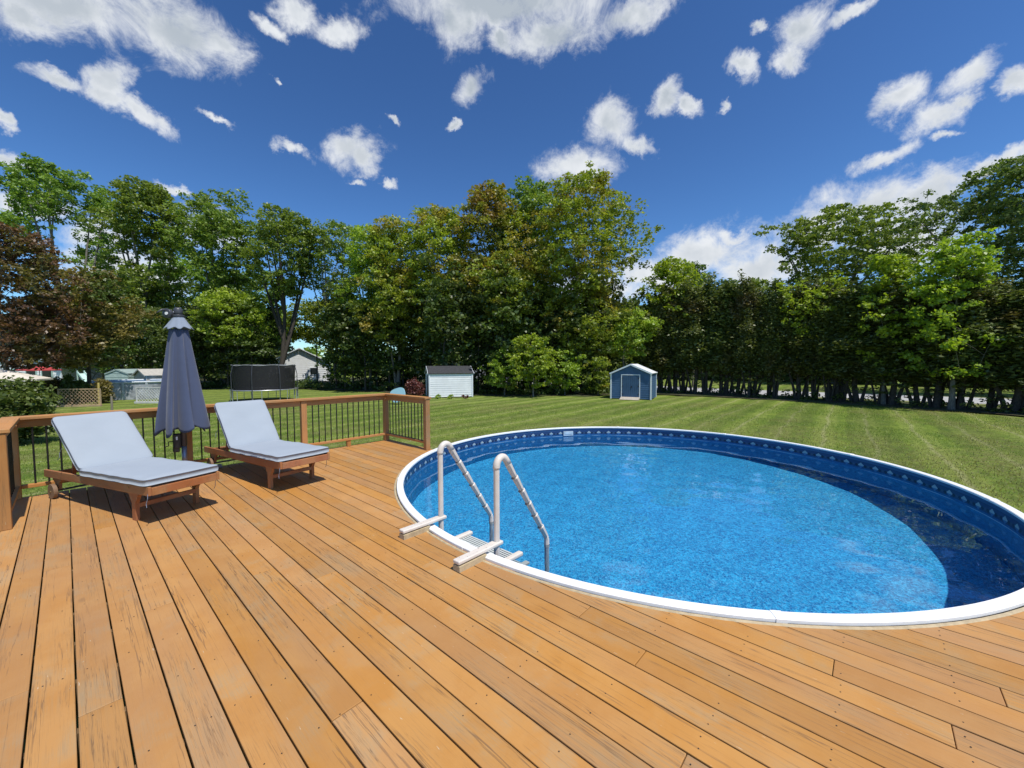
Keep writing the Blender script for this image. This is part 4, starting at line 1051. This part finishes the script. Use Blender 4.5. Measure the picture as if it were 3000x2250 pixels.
def tree(name, label, loc, h, w, cb, leaf, nclus=260, per=46, lsize=.17, crad=.75, flat=.55, seed=1, lean=0., tr=.16, cat='tree', group=None, barkm=None, nb=9, stems=1, bias=.42, depthk=1.0, shape='round', key=None, rz=0., trunk_top=.82):
    """h: height; w: crown radius across; cb: height of crown base"""
    rng = np.random.default_rng(seed)
    t = empty(name, loc, rz); tag(t, label, cat, group)
    if key and key in TREES:
        tk, cr, h0 = TREES[key]; s = h / h0
        a = link('trunk', tk, None, t); b = link('crown', cr, None, t); a.scale = b.scale = (w and s, s, s); return t
    blobs = []
    ch = h - cb
    if shape == 'round':
        blobs.append((lean * .5, 0, cb + ch * .52, w * .72, w * .72 * depthk, ch * .46))
        for k in range(nb):
            z = cb + ch * (.10 + .80 * (k + rng.random() * .6) / nb); f = (z - cb) / ch
            prof = math.sin(PI * min(1, max(0, .12 + .80 * f))) ** .6
            an = k * 2.4 + rng.random(); rr = w * prof * (.45 + .2 * rng.random())
            br = w * (.30 + .22 * rng.random())
            blobs.append((rr * math.cos(an) + lean * f, rr * math.sin(an) * depthk, z, br, br * depthk, ch * (.10 + .08 * rng.random())))
        blobs.append((lean + w * .1 * rng.normal(), 0, h - ch * .13, w * .34, w * .34, ch * .13))
    elif shape == 'vase':                                          # open crown of separate boughs fanning out, thinner below
        for k in range(nb):
            an = k * 2.4 + rng.random(); f = ((k + .3 + .5 * rng.random()) / nb) ** .75; rr = w * (.25 + .62 * rng.random()) * (.35 + .65 * math.sin(PI * min(.97, .22 + .62 * f)))
            q = .45 + .75 * f
            blobs.append((rr * math.cos(an) * 1.2 + lean * f, rr * math.sin(an) * depthk, cb + ch * (.03 + .90 * f), w * (.16 + .17 * rng.random()) * q * 1.1, w * .24 * depthk, ch * (.05 + .06 * rng.random())))
        blobs.append((lean, 0, h - ch * .10, w * .36, w * .36, ch * .09)); blobs.append((lean * .8, 0, h - ch * .3, w * .5, w * .5, ch * .12))
    elif shape == 'cone':
        for k in range(nb):
            f = k / (nb - 1); r = w * (1 - .72 * f ** 1.5); blobs.append((0, 0, cb + ch * (.06 + .86 * f), r, r, ch * .6 / nb + .3))
    elif shape == 'column':
        for k in range(nb):
            f = k / (nb - 1); r = w * (.80 + .2 * math.sin(f * 3.0)) * (1 - .45 * max(0, f - .6)); blobs.append((.1 * rng.normal(), .1 * rng.normal(), cb + ch * (.05 + .86 * f), r, r, ch * .6 / nb + .25))
    if shape in ('round', 'vase'):
        nclus = int(nclus * 1.45); per = max(16, int(per * .60)); crad = crad * .74; lsize = lsize * .90
        def envelope(n):
            f = rng.random(n); th = 2 * PI * rng.random(n)
            if shape == 'round': pr = np.sin(PI * np.clip(.10 + .83 * f, 0, 1)) ** .58
            else: pr = np.where(f < .62, .38 + .62 * (f / .62) ** .9, np.sqrt(np.clip(1 - ((f - .62) / .40) ** 2, 0, 1)))
            edge = 1 + .16 * np.sin(th * 3 + seed) * np.sin(f * 9 + seed * .7) + .12 * np.sin(th * 5 + f * 7 + seed)
            rr = w * .94 * pr * edge * rng.random(n) ** .38
            return np.stack([rr * np.cos(th) + lean * f, rr * np.sin(th) * depthk, cb + ch * (.02 + .955 * f)], 1), pr
        n1 = int(nclus * (.72 if shape == 'round' else .62)); E_, pr = envelope(n1 * 4)
        K = rng.normal(size=(7, 3)) * (2.6 / max(w, 1.2)); ph = rng.random(7) * 6.28
        g_ = np.sin(E_ @ K.T + ph).sum(1) / 2.6                        # low-frequency field: boughs where high, sky gaps where low
        keep = (g_ > (-.35 if shape == 'round' else .0)) & (rng.random(len(E_)) < pr + .25)
        E_ = E_[keep][:n1]
        C = np.vstack([E_, sample_blobs(rng, blobs, nclus - len(E_), bias)])
    else:
        C = sample_blobs(rng, blobs, nclus, bias)
    C[:, 2] = np.maximum(C[:, 2], cb * .75)
    if shape in ('round', 'vase'):
        ns = 7; pts = []; kx, ky = rng.normal() * .05, rng.normal() * .04
        for i in range(ns):
            f = i / (ns - 1); z = h * trunk_top * f; pts.append((lean * f ** 1.5 + h * kx * math.sin(f * 4) * f, h * ky * math.sin(f * 3.1) * f, z))
        rads = [tr * 1.35] + [tr * (1 - .86 * (i / (ns - 1))) for i in range(1, ns)]
    else:
        pts = [(0, 0, 0), (.03, .02, h * .12), (0, 0, h * .5), (0, 0, h * .95)]; rads = [tr * 1.3, tr, tr * .6, .02]
    ex = []
    if shape == 'vase':
        for q in range(6):
            j0 = 1 + q % 3; a_ = q * 2.2 + rng.random(); p0 = np.array(pts[j0]); k_ = w * (.40 + .32 * rng.random()); zt_ = h * (.76 + .14 * rng.random())
            e_ = []
            for g_ in (.30, .62, 1.0): e_.append((p0[0] + (k_ * math.cos(a_) + lean * .7) * g_ ** .9, p0[1] + k_ * math.sin(a_) * depthk * g_ ** .9, p0[2] + (zt_ - p0[2]) * g_))
            ex.append((j0, e_, [tr * .52, tr * .36, .03])); tip_ = np.array(e_[-1])
            C = np.vstack([C, tip_ + rng.normal(size=(9, 3)) * [w * .10, w * .10, h * .03], np.array(e_[1]) * .35 + tip_ * .65 + rng.normal(size=(5, 3)) * [w * .09, w * .09, h * .03]])
    tk = limb_mesh('trunk', pts, rads, C, barkm or BARK, .0075 if shape == 'vase' else .006, 5, ex)
    cl = crad * (.65 + .6 * rng.random(len(C)))
    V, Q = leaf_cloud(rng, C, per, cl, flat, lsize)
    cr = fast_mesh('crown', V, Q, LEAF[leaf])
    link('trunk', tk, None, t); link('crown', cr, None, t)
    if key: TREES[key] = (tk, cr, h)
    return t
def T(label, px, depth, top, hw, bot, leaf, seed, name='tree', **k):
    h = zpx(px, top, depth) - GZ; cb = max(.3, zpx(px, bot, depth) - GZ); w = hw / F_PX * depth
    return tree(name, label, at(px, depth), h, w, cb, leaf, seed=seed, **k)
FG = 'tall deciduous trees along the back of the lawn'
# ---- left group
T('tall airy green tree with fanning bare stems at far left', 228, 43, 474, 150, 850, 'ash', 101, shape='vase', nb=22, nclus=520, per=46, lean=-1.2, tr=.28, lsize=.19, crad=.72, group=FG)
T('tall narrow green tree directly above the closed parasol', 448, 42, 522, 108, 960, 'ash', 102, shape='vase', nb=26, nclus=560, per=46, tr=.24, lsize=.19, crad=.75, group=FG)
T('tall green tree with several upright limbs right of the parasol top', 655, 43, 556, 128, 880, 'ash', 103, shape='vase', nb=24, nclus=520, per=44, tr=.22, lsize=.19, crad=.75, group=FG)
T('green tree with dark forked trunk above the trampoline', 825, 41, 612, 120, 880, 'ash', 104, shape='vase', nb=20, nclus=430, per=44, lean=.6, tr=.27, lsize=.18, crad=.7, group=FG, barkm=BARKD)
T('bright yellow-green understory tree just left of the trampoline', 690, 39.5, 850, 105, 1010, 'yellow', 105, nclus=200, per=60, tr=.10, lsize=.18, crad=.8, group=FG)
T('dark green tree filling the gap behind the parasol', 360, 48, 770, 125, 1060, 'ash', 106, nclus=230, per=60, tr=.2, lsize=.24, crad=1.1, group=FG)
T('dense green tree between the parasol and the trampoline', 545, 50, 740, 130, 1060, 'ash', 107, nclus=240, per=60, tr=.2, lsize=.25, crad=1.15, group=FG)
T('dense green tree behind the dark forked trunk', 745, 53, 790, 120, 1010, 'ash', 108, nclus=200, per=55, tr=.2, lsize=.25, crad=1.1, group=FG)
T('sparse pale tree in the sky gap left of the big trees', 985, 44, 650, 95, 900, 'ash', 109, shape='vase', nb=16, nclus=240, per=36, tr=.15, lsize=.18, crad=.8, group=FG)
T('low yellow-green tree in front of the white house', 930, 50, 880, 105, 1000, 'yellow', 110, nclus=170, per=55, tr=.12, lsize=.22, crad=1.0, group=FG)
T('small green tree right of the white house', 1010, 45, 860, 80, 1060, 'mix', 111, nclus=150, per=50, tr=.1, lsize=.2, crad=.9, group=FG)
T('dark red tree at the far left edge', 30, 22, 655, 185, 1085, 'purple', 112, nb=18, nclus=640, per=52, tr=.16, lsize=.12, crad=.5, group=FG)
T('brown-leaved tree between the dark red tree and the parasol', 262, 27, 780, 135, 1085, 'brown', 113, nb=12, nclus=340, per=55, tr=.14, lsize=.15, crad=.65, group=FG, barkm=BARKD)
T('deep green tree behind the brown-leaved tree', 300, 38, 860, 110, 1090, 'dark', 114, nclus=200, per=50, tr=.16, lsize=.2, crad=.9, group=FG)
T('deep green tree behind the pale green shed', 480, 41, 900, 110, 1085, 'dark', 115, nclus=200, per=50, tr=.16, lsize=.2, crad=.9, group=FG)
# ---- centre group
T('thin-leaved tree with bare crooked branches left of the big trees', 1085, 38, 655, 95, 980, 'yellow', 121, shape='vase', nb=18, nclus=280, per=40, tr=.14, lsize=.17, crad=.75, group=FG)
T('yellow-green tree at the left shoulder of the big clump', 1165, 36, 632, 105, 960, 'mix', 122, nb=11, nclus=330, per=58, tr=.18, lsize=.17, crad=.78, group=FG)
T('yellow-green tree with russet boughs above the white shed', 1290, 35.5, 606, 125, 980, 'mix', 123, nb=12, nclus=400, per=60, tr=.2, lsize=.17, crad=.8, group=FG)
T('tall russet-tinted tree at the left of the highest tops', 1430, 35, 545, 115, 930, 'russet', 124, nb=12, nclus=400, per=60, tr=.2, lsize=.17, crad=.8, group=FG)
T('bright green tall tree in the middle of the clump', 1545, 36.5, 532, 120, 900, 'ash', 125, nb=12, nclus=380, per=60, tr=.2, lsize=.18, crad=.8, group=FG)
T('broad domed tree forming the highest right part of the clump', 1690, 33, 522, 195, 880, 'mix', 126, nb=16, nclus=560, per=58, tr=.26, lsize=.165, crad=.78, group=FG)
T('russet lower tree behind the white shed', 1330, 36, 790, 140, 985, 'russet', 127, nclus=270, per=56, tr=.13, lsize=.155, crad=.68, group=FG)
T('leafy green lower tree under the middle of the clump', 1490, 33.5, 740, 135, 985, 'mix', 128, nclus=300, per=58, tr=.13, lsize=.155, crad=.68, group=FG)
T('lower green tree left of the blue shed', 1690, 33, 830, 130, 1040, 'mix', 129, nclus=280, per=58, tr=.13, lsize=.155, crad=.68, group=FG)
T('lower olive tree left of the white shed', 1160, 36, 800, 125, 1000, 'mix', 130, nclus=270, per=56, tr=.13, lsize=.16, crad=.7, group=FG)
T('small bright lime-green tree between the two sheds', 1562, 28.9, 970, 74, 1135, 'bright', 131, nclus=120, per=50, tr=.05, lsize=.14, crad=.42, group=FG, nb=7)
T('small green sapling merging with the wood left of the lime-green tree', 1478, 30.4, 1015, 62, 1140, 'mix', 135, nclus=90, per=46, tr=.04, lsize=.13, crad=.45, group=FG, nb=6)
T('small green sapling merging with the wood right of the lime-green tree', 1655, 30.6, 1020, 66, 1140, 'yellow', 136, nclus=90, per=46, tr=.04, lsize=.13, crad=.45, group=FG, nb=6)
T('small sapling at the left corner of the blue shed', 1752, 30.2, 1045, 45, 1140, 'mix', 137, nclus=60, per=44, tr=.04, lsize=.12, crad=.4, group=FG, nb=5)
T('bright yellow-green tree behind the blue shed', 1962, 34, 756, 92, 1030, 'bright', 132, nclus=290, per=58, tr=.13, lsize=.16, crad=.66, group=FG)
T('green tree just left of the blue shed roof', 1835, 33, 900, 90, 1050, 'mix', 133, nclus=200, per=56, tr=.10, lsize=.15, crad=.6, group=FG)
T('thin twiggy tree rising behind the yellow-green one', 2030, 42, 768, 40, 880, 'dark', 134, shape='vase', nb=6, nclus=50, per=30, tr=.1, lsize=.17, crad=.6, group=FG)
# ---- right
T('broad airy dark green tree beyond the road', 2445, 47, 618, 235, 900, 'ash', 141, shape='vase', nb=30, nclus=560, per=46, tr=.32, lsize=.23, crad=.85, flat=.4, group=FG)
T('huge dark green tree at the right edge', 3010, 29, 470, 330, 900, 'dark', 142, shape='vase', nb=34, nclus=760, per=50, tr=.30, lsize=.16, crad=.70, flat=.4, group=FG)
T('pale green maple growing out of the dark hedge nearest the middle', 2365, 27.0, 795, 112, 1030, 'bright', 143, nclus=190, per=50, tr=.09, lsize=.14, crad=.55, group=FG)
T('pale green maple in the hedge right of centre', 2590, 23.0, 738, 88, 1100, 'bright', 144, nclus=190, per=50, tr=.10, lsize=.14, crad=.5, group=FG)
T('largest pale green maple in the dark hedge near the right edge', 2790, 20.4, 682, 118, 1110, 'bright', 145, nclus=240, per=52, tr=.12, lsize=.13, crad=.52, group=FG)
for i, (px, d, top, hw, lf, lb) in enumerate([(2130, 82, 822, 45, 'dark', 'left'), (2215, 86, 812, 50, 'ash', 'right'), (2070, 80, 850, 45, 'ash', 'first')]):
    T({'left': 'middle one of three distant trees in the gap above the hedge', 'right': 'distant green tree just left of the broad airy tree', 'first': 'distant green tree just right of the yellow-green tree'}[lb], px, d, top, hw, 960, lf, 150 + i, nclus=90, per=46, tr=.2, lsize=.4, crad=1.4, group='distant trees seen over the hedge')

# ---- dark cedar hedge row, multi-stemmed, standing along the road
ordw = ['first', 'second', 'third', 'fourth', 'fifth', 'sixth', 'seventh', 'eighth', 'ninth', 'tenth', 'eleventh', 'twelfth', 'thirteenth', 'fourteenth', 'fifteenth', 'sixteenth', 'seventeenth', 'eighteenth', 'nineteenth', 'twentieth', 'twenty-first', 'twenty-second', 'twenty-third', 'twenty-fourth', 'twenty-fifth', 'twenty-sixth', 'twenty-seventh', 'twenty-eighth', 'twenty-ninth', 'thirtieth', 'thirty-first', 'thirty-second', 'thirty-third', 'thirty-fourth', 'thirty-fifth', 'thirty-sixth', 'thirty-seventh', 'thirty-eighth']
row = [(12.6, 33.2), (15.0, 31.4), (17.4, 28.6), (20.2, 25.2), (22.4, 22.0), (24.4, 19.2), (27.0, 15.6), (30.0, 11.8)]
def along(poly, s):
    for i in range(len(poly) - 1):
        a = Vector(poly[i]); b = Vector(poly[i + 1]); l = (b - a).length
        if s <= l: return a.lerp(b, s / l)
        s -= l
    return Vector(poly[-1])
def cedar_proto(seed):
    rng = np.random.default_rng(seed); h = 8.2
    blobs = []
    for k in range(9):
        f = k / 8; r = (1.05 - .50 * f ** 2) * (1 + .12 * rng.normal()); blobs.append((.15 * rng.normal(), .15 * rng.normal(), 2.55 + (h - 2.8) * f, r, r, .58))
    C = sample_blobs(rng, blobs, 420, .45); C[:, 2] += (rng.random(len(C)) < .12) * rng.random(len(C)) * 1.1
    st = [(0, 0, 0), (.06, .03, 1.4), (.03, 0, 4), (0, 0, 7.6)]
    tk = limb_mesh('trunk', st, [.13, .10, .07, .02], C[:140], BARKD, sides=6)
    V, Q = leaf_cloud(rng, C, 52, .34, 1.5, .095, droop=-.2, elong=2.0)
    low = rng.normal(size=(9, 3)) * [.5, .5, .35] + [0, 0, 1.6]
    V2, Q2 = leaf_cloud(rng, low, 16, .24, .7, .10)
    cr = fast_mesh('crown', np.vstack([V, V2]), np.vstack([Q, Q2 + len(V)]), LEAF['cedar'])
    stems = []
    for q in range(2):
        a_ = 2.1 * q + rng.random() * 2; dx, dy = math.cos(a_), math.sin(a_)
        stems.append(MB().tube([(dx * .16, dy * .16, 0), (dx * .30, dy * .30, 1.0), (dx * .52, dy * .5, 2.2), (dx * .6, dy * .6, 4.0)], [.085, .065, .055, .03], 6).mesh('stem'))
    for s in stems: s.materials.append(BARKD)
    return tk, cr, stems
CED = [cedar_proto(s) for s in (1, 2, 3, 4, 5)]
rnd = random.Random(3); s = 0.; i = 0
while s < 28.4 and i < 38:
    p = along(row, s); tk, cr, stems = CED[i % 5]
    lab = ('dark cedar in the hedge row, nearest to the blue shed' if i == 0 else '%s dark cedar of the hedge row counted from the blue shed' % ordw[i])
    t = empty('cedar_tree', (p.x + rnd.uniform(-.35, .35), p.y + rnd.uniform(-.35, .35), GZ), rnd.uniform(0, 6.28)); tag(t, lab, 'tree', 'dark cedars in the hedge row')
    hs_ = rnd.uniform(.90, 1.06) * (1.0 - .26 * min(1, s / 17)); wk = rnd.uniform(.85, 1.45); t.scale = (wk, wk, hs_); t.rotation_euler.x = rnd.uniform(-.05, .05); t.rotation_euler.y = rnd.uniform(-.05, .05)
    link('trunk', tk, None, t); link('crown', cr, None, t)
    for q in stems: link('stem', q, None, t)
    s += rnd.uniform(.50, 1.05); i += 1

# ---- thin trunks of the young trees that crowd the wood's edge
POLES = []
def sapling_proto(seed):
    rng = np.random.default_rng(seed); h = 9.0
    C = rng.normal(size=(60, 3)) * [.9, .9, 1.9] + [0, 0, 6.3]; C[:, 2] = np.maximum(C[:, 2], 2.2)
    low = rng.normal(size=(10, 3)) * [.6, .6, .6] + [0, 0, 2.6]
    tk = limb_mesh('trunk', [(0, 0, 0), (.08 * rng.normal(), .05, 2), (.2 * rng.normal(), .1, 5), (.2, 0, 8.6)], [.10, .075, .05, .015], C, BARKD)
    V, Q = leaf_cloud(rng, np.vstack([C, low]), 40, .75, .5, .19)
    return tk, fast_mesh('crown', V, Q, LEAF['deep'])
SAP = [sapling_proto(s) for s in (11, 12, 13, 14)]
rnd = random.Random(21)
spx = [560, 600, 628, 668, 705, 742, 775, 985, 1012, 1035, 1070, 1105, 1140, 1180, 1215, 1262, 1300, 1345, 1402, 1440, 1478, 1520, 1555, 1590, 1625, 1660, 1700, 1735, 1768, 1930, 1975]
for i, px in enumerate(spx):
    d = (39 if px < 900 else 36 if px < 1250 else 31.5) + rnd.uniform(-.8, 4.5)
    if px < 800: where = 'between the parasol and the trampoline'
    elif px < 1180: where = 'right of the white house'
    elif px < 1400: where = 'behind the white shed'
    elif px < 1790: where = 'between the two sheds'
    else: where = 'right behind the blue shed'
    zone = [q for q in spx if (q < 800) == (px < 800) and (800 <= q < 1180) == (800 <= px < 1180) and (1180 <= q < 1400) == (1180 <= px < 1400) and (1400 <= q < 1790) == (1400 <= px < 1790)]
    lab = '%s thin-trunked young tree from the left %s' % (ordw[zone.index(px)], where)
    t = empty('young_tree', at(px, d), rnd.uniform(0, 6.28)); t.scale = (1, 1, rnd.uniform(.75, 1.05)); tag(t, lab, 'tree', 'thin young trees at the edge of the wood')
    tk, cr = SAP[i % 4]; link('trunk', tk, None, t); link('crown', cr, None, t)

# ---- shrubs
def shrub(name, label, loc, w, h, leaf, seed, ncl=90, per=40, ls=.07, cr_=.3, group=None, cat='shrub', cone=False):
    rng = np.random.default_rng(seed); t = empty(name, loc); tag(t, label, cat, group)
    C = rng.normal(size=(ncl, 3)); C /= np.linalg.norm(C, axis=1)[:, None]; C *= (rng.random(ncl) ** .4)[:, None]
    C = C * [w, w, h * .5] + [0, 0, h * .52]
    if cone: f = np.clip((C[:, 2]) / h, 0, 1); C[:, 0] *= 1 - f * .85; C[:, 1] *= 1 - f * .85
    C[:, 2] = np.maximum(C[:, 2], .08)
    tk = limb_mesh('stem', [(0, 0, 0), (0, 0, h * .2), (0, 0, h * .35)], [.04, .03, .02], C, BARKD, tip=.004, sides=4); link('stem', tk, None, t)
    V, Q = leaf_cloud(rng, C, per, cr_, .8, ls); link('foliage', fast_mesh('foliage', V, Q, LEAF[leaf]), None, t); return t
p = at(28, 12.2)
sh_ = shrub('shrub', 'big dark rounded shrub with a red bloom below the left railing', p, .95, 2.0, 'dark', 7, 230, 60, .075, .30)
MB().tube([(.62, -1.0, 1.0), (.66, -1.05, 1.04)], [.05, .02], 8).build('bloom', plain('red_bloom', (.5, .02, .03), .6), sh_)
shrub('shrub', 'brownish hedge shrub behind the left end of the brown lattice', at(120, 25.5), .95, 1.55, 'brown', 8, 140, 44, .10, .38)
shrub('shrub', 'brownish hedge shrub directly behind the brown lattice', at(172, 26.5), .9, 1.5, 'brown', 9, 130, 44, .10, .38)
shrub('shrub', 'small cone-shaped evergreen behind the brown lattice', at(200, 26.0), .55, 1.75, 'dark', 10, 90, 40, .08, .25, cone=True)
shrub('shrub', 'second cone-shaped evergreen beside the slide', at(238, 26.2), .5, 1.55, 'dark', 11, 90, 40, .08, .25, cone=True)
shrub('shrub', 'brown shrub between lattice and grey pool', at(299, 25.6), .42, 1.45, 'brown', 12, 90, 40, .08, .25)
shrub('shrub', 'red-leaved barberry bush left of the white shed', at(1213, 28.6), .62, 1.35, 'red', 13, 120, 30, .07, .25)
for i, (px, lf, lab) in enumerate([(1282, 'yellow', 'low flowering plant at the left foot of the white shed wall'), (1320, 'yellow', 'low green plant at the middle of the white shed wall'), (1362, 'red', 'small pink flowering plant at the right foot of the white shed wall')]):
    shrub('garden_plant', lab, at(px, 27.9), .22, .30, lf, 30 + i, 16, 22, .045, .10, cat='plant')
# undergrowth along the wood's edge and the hedge, and the wood beyond
def cloud_stuff(name, pts, per, rad, ls, leaf, seed, flat=.6, label=None):
    rng = np.random.default_rng(seed); C = np.array(pts, float); V, Q = leaf_cloud(rng, C, per, rad, flat, ls)
    o = link(name, fast_mesh(name, V, Q, LEAF[leaf]), None); tag(o, label or name.replace('_', ' '), None, None, 'stuff'); return o
rng = np.random.default_rng(4)
edge = [(-40, 39.2), (-24, 39.4), (-16, 38.0), (-12, 35.5), (-8, 33.0), (-3, 31.4), (2, 30.6), (6, 30.6), (8, 33.2)]
pts = []
for k in range(900):
    e = along(edge, rng.random() * 53); d = rng.random() ** 1.3 * 6; pts.append((e.x + rng.normal() * .5, e.y + d, GZ + .12 + rng.random() ** 2 * (.45 + .16 * d)))
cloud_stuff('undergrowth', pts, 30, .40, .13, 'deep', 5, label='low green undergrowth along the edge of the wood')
pts = []
for k in range(240):
    e = along(row, rng.random() * 28.4); pts.append((e.x + rng.normal() * .5, e.y + rng.normal() * .5, GZ + .08 + rng.random() ** 3 * .6))
cloud_stuff('hedge_undergrowth', pts, 26, .26, .09, 'dark', 6, label='leafy suckers and weeds at the foot of the hedge')
rng = np.random.default_rng(44); pts = []
for k in range(620):
    e = along([(-34, 45), (-20, 44.5), (-13, 41), (-6, 38.5), (2, 37.5), (9, 38.5)], rng.random() * 45)
    if -.61 < e.x / (e.y + 2) < -.43: continue
    pts.append((e.x + rng.normal() * .8, e.y + rng.random() * 4, GZ + .3 + rng.random() * 4.2))
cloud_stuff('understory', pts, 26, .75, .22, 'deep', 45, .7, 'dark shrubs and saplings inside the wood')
def wood(name, path, total, n, hmin, hmax, leaf, seed, ls=.6, rad=1.6, thick=6, z0=0., label=None):
    rng = np.random.default_rng(seed); P = []
    for k in range(n):
        e = along(path, rng.random() * total); hh = hmin + (hmax - hmin) * (.5 + .5 * math.sin(e.x * .21 + seed) * math.cos(e.y * .13)); P.append((e.x + rng.normal() * 1.5, e.y + rng.random() * thick, GZ + z0 + rng.random() * hh))
    return cloud_stuff(name, P, 40, rad, ls, leaf, seed, .7, label)
wood('far_wood', [(-95, 62), (-60, 66), (-42, 68)], 60, 700, 9, 14, 'dark', 31, .55, 1.7, label='wood closing the view behind the left trees')
wood('far_wood', [(-42, 76), (-22, 84), (-10, 84)], 34, 240, 3.5, 6, 'ash', 33, .5, 1.5, label='low wood beyond the white house')
wood('far_wood', [(-14, 62), (0, 58), (14, 60), (22, 62)], 38, 800, 8, 13, 'dark', 35, .5, 1.6, 5, 1.2, label='dark wood behind the middle trees')
wood('far_wood', [(20, 64), (36, 50), (50, 34), (62, 20)], 64, 1100, 7, 11, 'dark', 37, .5, 1.6, 5, .2, label='dark wood beyond the road on the right')


# short grass blades over the nearer lawn (the sheet below carries the colour farther off)
rng = np.random.default_rng(77); N_ = 150000
gx = rng.uniform(-16, 22, N_ * 3); gy = 4.0 + rng.random(N_ * 3) ** 1.3 * 20
aa = gx * U1.x + gy * U1.y; bb = gx * U2.x + gy * U2.y
ok = (np.hypot(gx - PC.x, gy - PC.y) > 3.75) & ~((aa < 7.45) & (bb > -4.45) & (bb < .6)) & ~((bb > -5.6) & (bb < .6) & (aa < 2.4))
ok &= np.abs(gx) < gy * 1.45
gx, gy = gx[ok][:N_], gy[ok][:N_]; n_ = len(gx)
dd = np.hypot(gx - PC.x, gy - PC.y); ww = np.clip((dd - 5) / 6, 0, 1)
gzz = GZ + ww * (.035 * np.sin(gx * .31 + 1) * np.cos(gy * .23) + .02 * np.sin(gx * .9 + gy * .7))
th = rng.uniform(0, 2 * PI, n_); hh = rng.uniform(.02, .055, n_) * (1 + .5 * (rng.random(n_) < .06)); wd = rng.uniform(.005, .010, n_); ln_ = rng.normal(size=(n_, 2)) * .016
P_ = np.stack([gx, gy, gzz], 1); dv = np.stack([np.cos(th) * wd, np.sin(th) * wd, np.zeros(n_)], 1)
T_ = P_ + np.stack([ln_[:, 0], ln_[:, 1], hh], 1)
o = link('grass', fast_mesh('grass', np.stack([P_ - dv, P_ + dv, T_], 1).reshape(-1, 3), np.arange(n_ * 3).reshape(-1, 3), LEAF['grass']), None); tag(o, 'short mown grass of the lawn', None, None, 'stuff')
